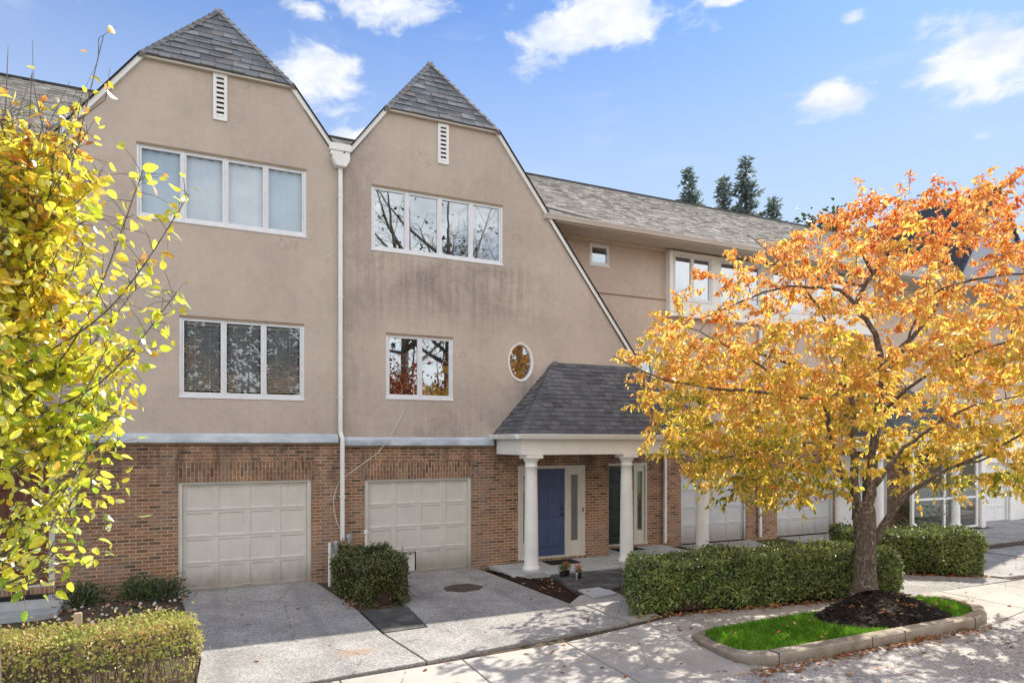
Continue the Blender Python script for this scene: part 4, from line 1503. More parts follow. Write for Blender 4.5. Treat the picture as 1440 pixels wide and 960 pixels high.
build(fl, 'roof_flashing', 'flashing', h3)

h4 = flat_house((18.8, .9, 0), 'far recessed townhouse half hidden behind the orange tree, with a grey garage door', 15.5, 22.2, .9, None, [], [],
                (15.5, 22.2), [(16.15, 18.62, -.05, 2.10), (19.55, 21.2, .045, 2.34)], [(16.1, 18.67, 2.102, 2.47)])
garage_door(h4, 16.15, 18.62, 0, 2.10, .92, 'garage_grey', handle=False)
entry(h4, 19.55, 21.2, 19.98, 20.79, .11, 2.34, .93, 'green_door', 'porch_white', handle=1)
bay(h4, 15.52, 20.3, .72, 6.45, 8.27, [(15.75, 17.3, 6.90, 8.20, 2), (17.6, 20.0, 6.90, 8.20, 3)])
mb = MB()
mb.box(18.68, 19.5, .82, .91, .0, 2.5)
mb.box(18.74, 19.44, .80, .82, .2, 1.2)
mb.box(18.74, 19.44, .80, .82, 1.3, 2.4)
build(mb, 'white_panel', 'porch_white', h4)

h0 = flat_house((-8.4, .9, 0), 'leftmost recessed townhouse mostly hidden behind the yellow tree', -12.5, -4.62, .9, None, [], [(-7.6, -6.0, 6.9, 8.2)],
                (-12.5, -2.2), [(-9, -6.6, -.05, 2.1)], None)
mb = MB()
wall_sheet(mb, [(-4.62, 4.2), (-1.9, 4.2), (-1.9, 8.40), (-4.62, 8.40)], [], .9, .1)
build(mb, 'stucco_return', 'stucco_pink', h0)
garage_door(h0, -9, -6.6, 0, 2.1, .92, handle=False)
window(h0, -7.6, -6.0, 6.9, 8.2, .9, 2, 'glass', None)

h5 = flat_house((27.4, .9, 0), 'far right townhouse with a grey gable, glazed porch and white garage door', 22.2, 33.0, .9, None, [], [],
                (22.2, 33.0), [(25.0, 27.6, -.05, 2.15)], None)
mb = MB()                                              # pointed front gable
gxc, gzp = 26.75, 12.25
mb.prism([(24.0, .55, 8.3), (29.5, .55, 8.3), (gxc, .55, gzp)], (0, .14, 0))
build(mb, 'gable_wall', 'far_wall', h5)
mb = MB()
solid_plane(mb, [(23.9, .42, 8.16), (gxc, .42, gzp + .12), (gxc, RIDGE_Y + .4, gzp + .12), (23.9, RIDGE_Y - 1, 8.16)], .1)
solid_plane(mb, [(29.6, .42, 8.16), (gxc, .42, gzp + .12), (gxc, RIDGE_Y + .4, gzp + .12), (29.6, RIDGE_Y - 1, 8.16)], .1)
build(mb, 'gable_slopes', 'far_roof', h5)
garage_door(h5, 25.0, 27.6, 0, 2.15, .6, 'white_paint', handle=False)
mb = MB()
mb.box(24.45, 24.98, .55, .88, 0, 2.8)
mb.box(27.62, 33, .55, .88, 0, 2.8)
mb.box(24.45, 33, .5, .88, 2.16, 2.9)
build(mb, 'white_surround', 'porch_white', h5)
gp = MB()                                             # glazed porch: posts and rails
for x in (20.75, 22.35, 24.1):
    gp.box(x - .05, x + .05, -.32, -.24, .03, 2.75)
for z in (.03, 1.02, 2.65):
    gp.box(20.75, 24.1, -.31, -.25, z, z + .07)
gp.box(24.2, 24.44, -.4, .9, .0, 2.75)
gp.box(20.6, 24.44, -.4, .9, 2.76, 2.95)
gf = build(gp, 'glazed_porch', 'porch_white', h5)
for a, b in ((20.8, 22.3), (22.4, 24.05)):
    for c, e in ((.10, 1.02), (1.09, 2.65)):
        p = MB()
        p.poly([(a, -.28, c), (b, -.28, c), (b, -.28, e), (a, -.28, e)])
        build(p, 'pane', 'glass_clear', gf, recalc=False)

# ------------------------------------------------------------------ porches
def porch(x0, x1, cols, y_wall, label, zt=3.08, dz=1.76, ystart=-1.45):
    """hipped shingle roof on a white beam with round columns"""
    P_ = thing('entry_porch', ((x0 + x1) / 2, y_wall - .6, 0), label, 'porch', 'shingled entry porches')
    run = 1.60
    ye, yw = y_wall + ystart, y_wall - .01
    V = Vector((0, yw - ye, dz))
    vm = V.length
    mb = MB()
    shingle_plane(mb, (x0, ye, zt), (1, 0, 0), V, lambda v: run * v / vm, lambda v: (x1 - x0) - run * v / vm, vm, .135, .22, .013)
    Vl = Vector((run, 0, dz))
    vl = Vl.length
    dd = yw - ye
    shingle_plane(mb, (x0, ye, zt), (0, 1, 0), Vl, lambda v: dd * v / vl, lambda v: dd, vl, .135, .22, .013)
    Vr = Vector((-run, 0, dz))
    shingle_plane(mb, (x1, ye, zt), (0, 1, 0), Vr, lambda v: dd * v / vl, lambda v: dd, vl, .135, .22, .013)
    for pts in ([(x0, ye, zt - .005), (x1, ye, zt - .005), (x1 - run, yw, zt + dz - .005), (x0 + run, yw, zt + dz - .005)],
                [(x0, ye, zt - .005), (x0 + run, yw, zt + dz - .005), (x0, yw, zt - .005)],
                [(x1, ye, zt - .005), (x1, yw, zt - .005), (x1 - run, yw, zt + dz - .005)]):
        solid_plane(mb, pts, .05)
    ridge_caps(mb, (x0, ye, zt + .01), (x0 + run, yw, zt + dz + .01), Vector((.75, -.05, -.10)), Vector((-.35, .55, -.38)), .135, .15)
    ridge_caps(mb, (x1, ye, zt + .01), (x1 - run, yw, zt + dz + .01), Vector((-.75, -.05, -.10)), Vector((.35, .55, -.38)), .135, .15)
    build(mb, 'hip_roof', 'charcoal_shingle', P_, recalc=False)
    mb = MB()
    gutter(mb, x0 - .06, x1 + .06, ye - .01, zt + .005, .105)
    s = .105
    prof = [(0, 0), (0, -s), (-s * .62, -s), (-s, -s * .2), (-s, 0)]
    mb.prism([(x0 - .012 + a, ye, zt + .004 + b) for a, b in prof], (0, yw - ye - .01, 0))
    mb.prism([(x1 + .012 - a, ye, zt + .004 + b) for a, b in prof], (0, yw - ye - .01, 0))
    build(mb, 'gutter', 'porch_white', P_)
    mb = MB()
    b0, b1 = 2.63, zt - .085
    yb = y_wall - 1.36
    mb.box(x0 + .09, x1 - .09, yb, yb + .30, b0, b1)
    mb.box(x0 + .09, x0 + .39, yb + .30, y_wall - .004, b0, b1)
    mb.box(x1 - .39, x1 - .09, yb + .30, y_wall - .004, b0, b1)
    mb.box(x0 + .05, x1 - .05, yb - .05, yb + .3, b1 - .001, zt - .012)
    build(mb, 'beam', 'porch_white', P_, bevel=.008)
    mb = MB().box(x0 + .39, x1 - .39, yb + .30, y_wall - .004, b0 + .06, b0 + .09)
    build(mb, 'ceiling', 'porch_white', P_)
    for cx in cols:
        cy = y_wall - 1.20
        mb = MB()
        prof = [(.185, .105), (.195, .125), (.195, .165), (.178, .19), (.165, .20), (.160, .22)]
        for k in range(11):
            t = k / 10
            prof.append((.157 - .028 * t ** 1.6, .225 + (2.36 - .225) * t))
        prof += [(.148, 2.37), (.150, 2.385), (.132, 2.40), (.132, 2.46), (.150, 2.48), (.172, 2.53), (.176, 2.55)]
        mb.lathe(cx, cy, prof, 32)
        c_ = build(mb, 'column', 'porch_white', P_, smooth=False)
        for p in c_.data.polygons:
            p.use_smooth = len(p.vertices) == 4
        mb = MB().box(cx - .20, cx + .20, cy - .20, cy + .20, 2.55, 2.628)
        build(mb, 'capital', 'porch_white', c_, bevel=.008)
        mb = MB().box(cx - .225, cx + .225, cy - .225, cy + .225, .047, .104)
        build(mb, 'plinth', 'step_concrete', c_, bevel=.008)
    return P_
porch(6.22, 11.86, (6.62, 9.13, 11.40), 0.0, 'near shingled entry porch on white columns before the blue and green doors')
porch(18.3, 23.6, (19.12, 22.9), .90, 'far entry porch on white columns seen behind the orange tree trunk', ystart=-1.45)

# ------------------------------------------------------------------ steps, mats, small things
st = thing('front_steps', (-2.9, -.6, 0), 'grey concrete front steps below the red door at far left', 'steps')
mb = MB().box(-4.6, -2.12, -.62, -.06, .0, .20)
mb.box(-2.30, -2.02, -.5, .0, -.02, .215)
build(mb, 'upper_step', 'step_concrete', st, bevel=.012)
mb = MB().box(-4.6, -2.14, -1.05, -.63, -.04, .075)
build(mb, 'lower_step', 'step_blue', st, bevel=.012)
tag(build(MB().box(-3.7, -2.42, -.44, -.09, .201, .215), 'doormat', 'mat_black', bevel=.004), 'dark doormat on the grey concrete steps below the red door', 'doormat')
tag(build(MB().box(7.45, 8.25, -.62, -.10, .046, .060), 'doormat', 'mat_black', bevel=.004), 'dark doormat on the porch slab below the blue door', 'doormat')
tag(build(MB().box(9.98, 10.8, .35, .80, .046, .060), 'doormat', 'mat_black', bevel=.004), 'dark doormat on the porch slab below the dark green door', 'doormat')
tag(build(MB().slab([(6.66, -3.14), (7.16, -3.10), (7.20, -3.70), (6.62, -3.80)], .019, .055), 'stepping_slab', 'pale_slab', bevel=.008), 'pale square paving slab lying at the end of the porch walk', 'slab')
tag(build(MB().box(-1.34, -1.26, -5.02, -4.95, -.05, .88), 'wooden_stake', 'wood_stake', bevel=.006), 'weathered wooden stake standing in the yellowish clipped hedge', 'stake')

gm = thing('gas_meter', (2.45, -.45, 0), 'grey gas meter with a white riser pole beside the brick pier', 'gas meter')
build(MB().tube([(2.42, -.42, -.03), (2.42, -.42, .86)], .032, 12), 'riser_pole', 'white_paint', gm)
mb = MB().box(2.50, 2.64, -.36, -.18, .48, .80)
mb.lathe(2.57, -.27, [(.05, .80), (.06, .82), (.05, .86), (.02, .88)], 12)
build(mb, 'meter_body', 'meter_grey', gm, bevel=.02)
mb = MB()
mb.tube([(2.42, -.40, .78), (2.46, -.34, .80), (2.52, -.28, .80)], .018, 8)
mb.tube([(2.60, -.28, .48), (2.60, -.28, .30), (2.66, -.2, .22), (2.68, .0, .22)], .018, 8)
mb.tube([(2.5, -.40, .40), (2.64, -.36, .40)], .025, 8)
build(mb, 'pipework', 'steel', gm)
build(MB().box(2.495, 2.60, -.365, -.362, .56, .62), 'dial_plate', 'white_paint', gm)
vp = thing('vent_pipe', (2.98, -.35, 0), 'capped utility vent pipes poking up behind the dark clipped shrub', 'vent pipe')
mb = MB().tube([(2.84, -.30, -.03), (2.84, -.30, .92)], .03, 10).tube([(2.84, -.30, .92), (2.84, -.30, 1.0)], .055, 12)
build(mb, 'short_pipe', 'meter_grey', vp)
mb = MB().tube([(3.18, -.35, -.03), (3.18, -.35, 1.0)], .025, 10).tube([(3.18, -.35, 1.0), (3.18, -.35, 1.07)], .05, 12)
build(mb, 'tall_pipe', 'white_paint', vp)

def pot(x, y, z, label, flower, leaf='pot_leaf', seed=1):
    t = thing('flower_pot', (x, y, z), label, 'potted plant', 'nursery pots in the mulch bed')
    build(MB().lathe(x, y, [(.055, z), (.068, z + .10), (.072, z + .11), (.066, z + .112), (.055, z + .10)], 14), 'pot', 'pot_black', t)
    n = 70
    P = np.column_stack([rng.normal(x, .03, n), rng.normal(y, .03, n), rng.uniform(z + .10, z + .22, n)])
    D = np.column_stack([rng.normal(0, .6, n), rng.normal(0, .6, n), rng.uniform(.3, 1, n)])
    leaf_mesh('foliage', P, D, unit(n), rng.uniform(.04, .09, n), rng.uniform(.015, .025, n), leaf, t)
    if flower:
        n = 60
        P = np.column_stack([rng.normal(x, .045, n), rng.normal(y, .045, n), rng.uniform(z + .2, z + .29, n)])
        leaf_mesh('blossom', P, unit(n), unit(n), rng.uniform(.03, .05, n), rng.uniform(.02, .03, n), flower, t)
pot(7.08, -1.78, .03, 'wilted nursery plant in a black pot nearest the left column', None)
pot(7.22, -1.72, .03, 'middle black nursery pot with a brown tinged plant', 'litter')
pot(7.30, -2.08, .03, 'black nursery pot with pink blossom at the edge of the mulch', 'flower_pink')
tag(build(MB().lathe(7.20, -2.18, [(.02, .02), (.02, .10), (.028, .11), (.028, .15), (.01, .17)], 10), 'path_light', 'steel'), 'small silvery stake light in front of the pink potted plant', 'path light')

# ------------------------------------------------------------------ hedges and shrubs
def hedge(name, loc, outline, z0, z1, label, cat, leaf, n, L, stems=0, group=None, wob=.06, gap=0.0, core='dark_twig', upright=0.0, topn=.45, corescale=.82):
    """clipped hedge: leaves spread over and just under the faces of a rounded block, over dark inner growth"""
    t = thing(name, loc, label, cat, group)
    pts = [Vector((x, y, 0)) for x, y in outline]
    c = sum(pts, Vector()) / len(pts)
    # sample
    per = [(pts[(k + 1) % len(pts)] - pts[k]).length for k in range(len(pts))]
    cum = np.cumsum(per)
    area_side, xs, ys = cum[-1] * (z1 - z0), [p.x for p in pts], [p.y for p in pts]
    P, N = [], []
    ol = [(p.x, p.y) for p in pts]
    ph = [random.uniform(0, 6.28) for _ in range(6)]
    def bulge(a, b):
        return wob * (math.sin(a * 2.1 + ph[0]) * .5 + math.sin(a * 5.3 + b * 3 + ph[1]) * .35 + math.sin(b * 7 + a * 3 + ph[2]) * .3)
    while len(P) < n:
        if random.random() > topn:
            u = random.random() * cum[-1]
            k = int(np.searchsorted(cum, u))
            f = (u - (cum[k - 1] if k else 0)) / per[k]
            a, b = pts[k], pts[(k + 1) % len(pts)]
            q = a.lerp(b, f)
            nn = Vector((b.y - a.y, a.x - b.x, 0)).normalized()
            if (q - c).dot(nn) < 0:
                nn = -nn
            z = z0 + (z1 - z0) * random.random() ** .9
            if gap and z < z0 + gap and random.random() < .75:
                continue
            edge = max(0, (z - (z1 - .22)) / .22)
            foot = max(0, (.25 - (z - z0)) / .25)
            q = q - nn * (.16 * edge ** 2 + .07 * foot) + nn * bulge(u, z) - nn * abs(random.gauss(0, .05))
            P.append((q.x, q.y, z))
            N.append((nn.x, nn.y, .45 + edge))
        else:
            x, y = random.uniform(min(xs), max(xs)), random.uniform(min(ys), max(ys))
            if not inside(ol, x, y):
                continue
            P.append((x, y, z1 + bulge(x * 1.3, y * 2) * .8 - abs(random.gauss(0, .04)) + (.06 * random.random() ** 3)))
            N.append((random.gauss(0, .3), random.gauss(0, .3), 1))
    for k in range(n // 30):                      # stray shoots
        i = random.randrange(n)
        o_ = random.uniform(.03, .12)
        P[i] = (P[i][0] + N[i][0] * o_ * .8, P[i][1] + N[i][1] * o_ * .8, P[i][2] + (o_ if P[i][2] > z1 - .12 else 0))
    P, N = np.array(P), np.array(N)
    N = N / np.linalg.norm(N, axis=1, keepdims=True)
    D = unit(n) * .9 + N * .55 + np.array([0, 0, .25 + upright])
    LL = rng.uniform(L * .7, L * 1.3, n)
    leaf_mesh('foliage', P, D, N + unit(n) * .7, LL, LL * rng.uniform(.45, .65, n), leaf, t)
    mb = MB()
    co = []
    for k in range(len(pts)):                     # inset outline
        a, p, b = pts[k - 1], pts[k], pts[(k + 1) % len(pts)]
        acc = Vector()
        for u_, v_ in ((a, p), (p, b)):
            nn = Vector((v_.y - u_.y, u_.x - v_.x, 0)).normalized()
            if ((u_ + v_) / 2 - c).dot(nn) > 0:
                nn = -nn
            acc += nn
        co.append(p + acc * .20)
    if corescale:
        zb = z0 + gap
        m_ = 10
        for r in range(m_ + 1):
            tt = r / m_
        mb.prism([(p.x, p.y, zb) for p in co], (0, 0, (z1 - .2) - zb))
        build(mb, 'inner_growth', core, t)
    if stems:
        mb = MB()
        for k in range(stems):
            while True:
                x, y = random.uniform(min(xs), max(xs)), random.uniform(min(ys), max(ys))
                if inside(ol, x, y):
                    break
            zt = z0 + (z1 - z0) * random.uniform(.55, 1.0)
            dx_, dy_ = random.gauss(0, .10), random.gauss(0, .10)
            mb.tube([(x, y, -.04), (x + dx_ * .4, y + dy_ * .4, zt * .45), (x + dx_, y + dy_, zt)], [.007, .005, .002], 4, cap=False)
        build(mb, 'stems', 'twig_tan', t, recalc=False)
    return t
hedge('clipped_hedge', (9.3, -5.0, 0), [(6.50, -5.12), (12.22, -5.86), (12.40, -5.0), (11.9, -4.62), (7.20, -4.02)], 0.0, .80, 'long clipped green hedge running behind the kerbed tree island', 'hedge', 'hedge_leaf', 31000, .066, wob=.10, group='clipped evergreen hedges')
hedge('clipped_hedge', (14.6, -4.0, 0), [(13.10, -3.85), (15.45, -5.52), (16.15, -4.65), (13.9, -2.85)], 0.0, .86, 'clipped green hedge before the glazed porch, right of the tree trunk', 'hedge', 'hedge_leaf', 16000, .066, wob=.10, group='clipped evergreen hedges')
hedge('boxy_shrub', (2.9, -1.6, 0), [(2.56, -.55), (3.22, -.50), (3.42, -1.5), (3.36, -2.72), (2.62, -2.70), (2.46, -1.5)], 0.0, .77, 'dark boxy shrub between the two concrete drives', 'shrub', 'shrub_leaf', 15000, .055, wob=.22)
hedge('twiggy_hedge', (-2.4, -5.1, 0), [(-6.2, -5.05), (-.35, -5.62), (.02, -5.45), (-.02, -4.98), (-.4, -4.80), (-6.2, -4.30)], 0.05, .70, 'yellowish twiggy hedge in the left foreground, thin at its foot', 'hedge', 'autumn_hedge_leaf', 16500, .044, stems=520, gap=.34, core='twig_tan', topn=.5, wob=.07, corescale=0)
def tuft(x, y, r, h, n, label, leaf='bed_leaf', L=.09, group=None):
    t = thing('small_shrub', (x, y, 0), label, 'shrub', group)
    P = np.column_stack([rng.normal(x, r * .45, n), rng.normal(y, r * .35, n), rng.uniform(.03, h, n) * rng.uniform(.4, 1, n)])
    D = np.column_stack([(P[:, 0] - x) / r + rng.normal(0, .4, n), (P[:, 1] - y) / r + rng.normal(0, .4, n), rng.uniform(.2, 1.2, n)])
    leaf_mesh('foliage', P, D, unit(n), rng.uniform(L * .6, L * 1.3, n), rng.uniform(.02, .04, n), leaf, t)
    mb = MB()
    for k in range(14):
        a = random.uniform(0, 6.28)
        mb.tube([(x, y, .0), (x + math.cos(a) * r * .4, y + math.sin(a) * r * .3, h * .5), (x + math.cos(a) * r * .6, y + math.sin(a) * r * .5, h * .85)], [.006, .004, .002], 4, cap=False)
    build(mb, 'stems', 'twig_tan', t, recalc=False)
tuft(-1.86, -.45, .34, .44, 520, 'leafy green tuft at the foot of the brick wall nearest the steps', group='small shrubs along the brick wall')
tuft(-.98, -.35, .36, .46, 520, 'middle green tuft along the brick wall', group='small shrubs along the brick wall')
tuft(-.55, -.55, .30, .48, 480, 'leafy tuft against the brick beside the left garage door', group='small shrubs along the brick wall')
tuft(22.0, .2, .5, 1.35, 200, 'big green leaved plant behind the porch glass at far right', 'palm_leaf', .45)
mb = MB()
for k in range(38):
    x, y, r = random.uniform(-2.3, -.3), random.uniform(-2.0, -.5), random.uniform(.015, .04)
    mb.lathe(x, y, [(r * .5, .02), (r, .035), (r * .8, .02 + r * .9), (r * .2, .03 + r * 1.1)], 7)
kind(build(mb, 'pebbles', 'gravel_white', smooth=True), 'stuff')

# ------------------------------------------------------------------ trees
def catmull(pts, per=4):
    pts = [Vector(p) for p in pts]
    out = []
    for i in range(len(pts) - 1):
        p0, p1, p2, p3 = pts[max(i - 1, 0)], pts[i], pts[i + 1], pts[min(i + 2, len(pts) - 1)]
        for k in range(per):
            t = k / per
            out.append(.5 * ((2 * p1) + (p2 - p0) * t + (2 * p0 - 5 * p1 + 4 * p2 - p3) * t * t + (3 * p1 - p0 - 3 * p2 + p3) * t ** 3))
    out.append(pts[-1])
    return out

def cherry():
    t = thing('orange_tree', (10.87, -6.12, .25), 'spreading autumn tree with orange and yellow leaves on the kerbed island', 'tree')
    LM = {
    'A': ([(10.87, -6.12, 1.55), (11.08, -6.1, 2.15), (11.2, -6.05, 2.67), (11.33, -6.0, 3.32), (11.61, -5.91, 4.13), (11.6, -5.8, 4.94), (11.36, -5.58, 5.5), (11.74, -5.64, 6.14), (12.35, -5.82, 6.85), (13.16, -6.19, 7.26), (14.17, -6.78, 7.6)], .105, .012),
    'B': ([(10.79, -6.02, 1.5), (10.96, -5.83, 2.4), (11.29, -5.54, 3.2), (11.6, -5.25, 3.98), (11.66, -4.94, 4.79), (11.52, -4.55, 5.7)], .09, .02),
    'C': ([(10.80, -6.14, 1.55), (10.55, -6.15, 1.98), (10.25, -6.16, 2.33), (9.89, -6.21, 2.92), (9.61, -6.3, 3.59), (9.11, -6.18, 3.68), (8.39, -5.95, 3.75), (7.5, -5.76, 3.8), (6.7, -5.5, 3.98), (6.04, -5.3, 4.29)], .085, .008),
    'C2': ([(9.61, -6.3, 3.59), (9.98, -6.58, 3.88), (10.43, -6.9, 4.29), (10.68, -7.13, 4.74), (10.66, -7.23, 5.13)], .045, .012),
    'D': ([(11.0, -6.16, 1.05), (11.21, -6.5, 1.82), (11.43, -6.82, 2.18), (11.65, -7.25, 2.5), (11.93, -7.72, 2.69)], .07, .012),
    'D2': ([(11.12, -6.13, 2.13), (11.69, -6.17, 2.66), (12.45, -6.31, 3.19), (13.49, -6.46, 3.61), (14.71, -6.8, 3.83)], .055, .01),
    'E': ([(11.36, -5.58, 5.5), (11.06, -5.43, 5.8), (10.48, -5.28, 5.83), (9.8, -5.07, 5.79), (8.81, -4.83, 5.35), (8.03, -4.57, 5.07)], .045, .008),
    'F': ([(11.74, -5.64, 6.14), (11.4, -5.59, 6.58), (10.97, -5.5, 6.89), (10.28, -5.29, 7.19)], .035, .008),
    'G': ([(11.61, -5.91, 4.13), (12.24, -6.31, 5.11), (12.67, -6.63, 5.81), (13.58, -7.27, 5.96), (14.17, -7.65, 5.87)], .05, .01),
    'Hh': ([(9.11, -6.18, 3.68), (8.49, -6.0, 4.17), (7.78, -5.78, 4.57), (7.25, -5.53, 4.86)], .03, .007),
    'I': ([(11.52, -4.55, 5.7), (10.94, -4.16, 6.61), (10.27, -3.85, 7.2)], .03, .008),
    'J': ([(9.89, -6.21, 2.92), (9.0, -6.13, 2.83), (8.02, -6.0, 2.69), (7.15, -5.82, 2.58)], .03, .007),
    'K': ([(10.66, -7.23, 5.13), (10.78, -7.73, 5.39), (11.07, -8.2, 5.43)], .02, .006),
    'Lb': ([(11.29, -5.54, 3.2), (12.1, -4.6, 3.9), (12.9, -3.8, 4.6), (13.3, -3.2, 5.4)], .05, .01),
    'Mb': ([(11.6, -5.25, 3.98), (10.6, -4.3, 4.6), (9.6, -3.6, 5.0), (8.8, -3.2, 5.1)], .045, .01),
    'Nb': ([(11.65, -7.25, 2.5), (12.4, -8.2, 3.2), (13.0, -8.9, 3.9)], .03, .008),
    'Ob': ([(11.33, -6.0, 3.32), (11.2, -7.0, 4.0), (11.6, -8.1, 4.5), (12.2, -9.0, 4.7)], .04, .008),
    'Pb': ([(12.35, -5.82, 6.85), (12.8, -4.9, 7.1), (13.6, -4.2, 7.2)], .02, .007),
    }
    mb = MB()
    tr = catmull([(10.87, -6.12, .12), (10.87, -6.12, .38), (10.88, -6.12, .75), (10.88, -6.12, 1.15), (10.86, -6.11, 1.6), (10.87, -6.11, 1.85)], 3)
    rr = np.interp(np.linspace(0, 1, len(tr)), [0, .12, .3, .6, .85, 1], [.30, .225, .19, .175, .19, .12])
    mb.tube(tr, [r * (1 + random.uniform(-.04, .04)) for r in rr], 14)
    nodes = []
    for pts, r0, r1 in LM.values():
        c = catmull(pts, 4)
        n = len(c)
        c = [p + Vector((random.gauss(0, 1), random.gauss(0, 1), random.gauss(0, 1))) * (.012 if 0 < i < n - 1 else 0) for i, p in enumerate(c)]
        rad = [r0 + (r1 - r0) * (i / (n - 1)) ** .8 for i in range(n)]
        mb.tube(c, rad, 8)
        for i, (p, r) in enumerate(zip(c, rad)):
            if i > 2:
                nodes.append((p, r))
    zt = [1.75, 2.1, 2.5, 3.2, 4.0, 4.6, 5.1, 5.8, 6.35, 6.85, 7.25]
    ul = [-2.2, -3.0, -3.7, -4.15, -4.3, -4.55, -3.9, -3.3, -2.5, -.9, .5]
    ur = [1.9, 2.7, 3.5, 4.6, 5.0, 5.1, 5.1, 4.9, 4.5, 4.1, 3.3]
    wd = [1.4, 2.2, 2.9, 3.6, 4.0, 4.0, 3.7, 3.2, 2.6, 1.9, 1.1]
    rx, ry = Vector((.9063, -.4226, 0)), Vector((.4226, .9063, 0))
    cen = Vector((10.87, -6.12, 0))
    tgt = []
    tries = 0
    while len(tgt) < 800 and tries < 140000:
        tries += 1
        z = random.uniform(1.75, 7.2) if random.random() < .55 else random.uniform(2.0, 4.6)
        l, r_, wz = np.interp(z, zt, ul), np.interp(z, zt, ur), np.interp(z, zt, wd)
        mid, hw = (l + r_) / 2, (r_ - l) / 2
        a = random.uniform(0, 6.283)
        q = random.random() ** .45
        u, v = mid + hw * q * math.cos(a), wz * q * math.sin(a)
        if z < 3.15 and abs(u - .15) < .95 - .15 * (z - 2):
            continue
        if z < 3.7 and v < .6 and abs(u - .1) < 1.05:
            continue
        if z < 2.5 and u > .5 and u < 1.4:
            continue
        if z > 4.6 and u < .6 and random.random() < .25:
            continue
        p = cen + rx * u + ry * v + Vector((0, 0, z))
        if min((p - s_).length for s_ in tgt) < .33 if tgt else False:
            continue
        tgt.append(p)
    LP, LD = [], []
    order = sorted(tgt, key=lambda p: min((p - q).length for q, _ in nodes))
    for p in order:
        # join to the nearest node that lies lower or further in
        best, bd = None, 1e9
        for q, r in nodes:
            dd = (p - q).length + max(0, q.z - p.z) * .8 + (.15 if r > .05 else 0)
            if dd < bd:
                best, bd, br = q, dd, r
        q = best
        d_ = p - q
        ln = d_.length
        m1 = q + d_ * .4 + Vector((random.gauss(0, .04), random.gauss(0, .04), .10 * ln + random.gauss(0, .03)))
        c = catmull([q, m1, p], 4)
        r0 = min(br * .7, .006 + .010 * ln)
        rad = [r0 + (.003 - r0) * (i / (len(c) - 1)) for i in range(len(c))]
        mb.tube(c, rad, 5, cap=False)
        for x, r in zip(c[3:], rad[3:]):
            nodes.append((x, r))
        # short side sprays bearing drooping leaves
        for k in range(4):
            f = random.uniform(.40, 1.0)
            s0 = c[int(f * (len(c) - 1))]
            sd = (d_.normalized() * .6 + Vector((random.gauss(0, .6), random.gauss(0, .6), random.gauss(.05, .3)))).normalized() * random.uniform(.25, .55)
            s1 = s0 + sd * .5 + Vector((0, 0, .03))
            s2 = s0 + sd + Vector((0, 0, -.05))
            mb.tube([s0, s1, s2], [.004, .003, .0015], 4, cap=False)
            for j in range(20):
                g_ = random.random()
                pt = s0.lerp(s1, g_ * 2) if g_ < .5 else s1.lerp(s2, g_ * 2 - 1)
                LP.append(pt)
                LD.append(sd.normalized() * .5 + Vector((random.gauss(0, .55), random.gauss(0, .55), -.75 + random.gauss(0, .35))))
    build(mb, 'trunk', 'cherry_bark', t, smooth=True, recalc=False)
    n = len(LP)
    P = np.array([tuple(p) for p in LP]) + rng.normal(0, .02, (n, 3))
    D = np.array([tuple(p) for p in LD])
    N = unit(n) * .8 + np.array([0, 0, .6])
    L = rng.uniform(.06, .125, n)
    leaf_mesh('crown', P, D, N, L, L * rng.uniform(.33, .46, n), 'cherry_leaf', t, .22, .22)
cherry()

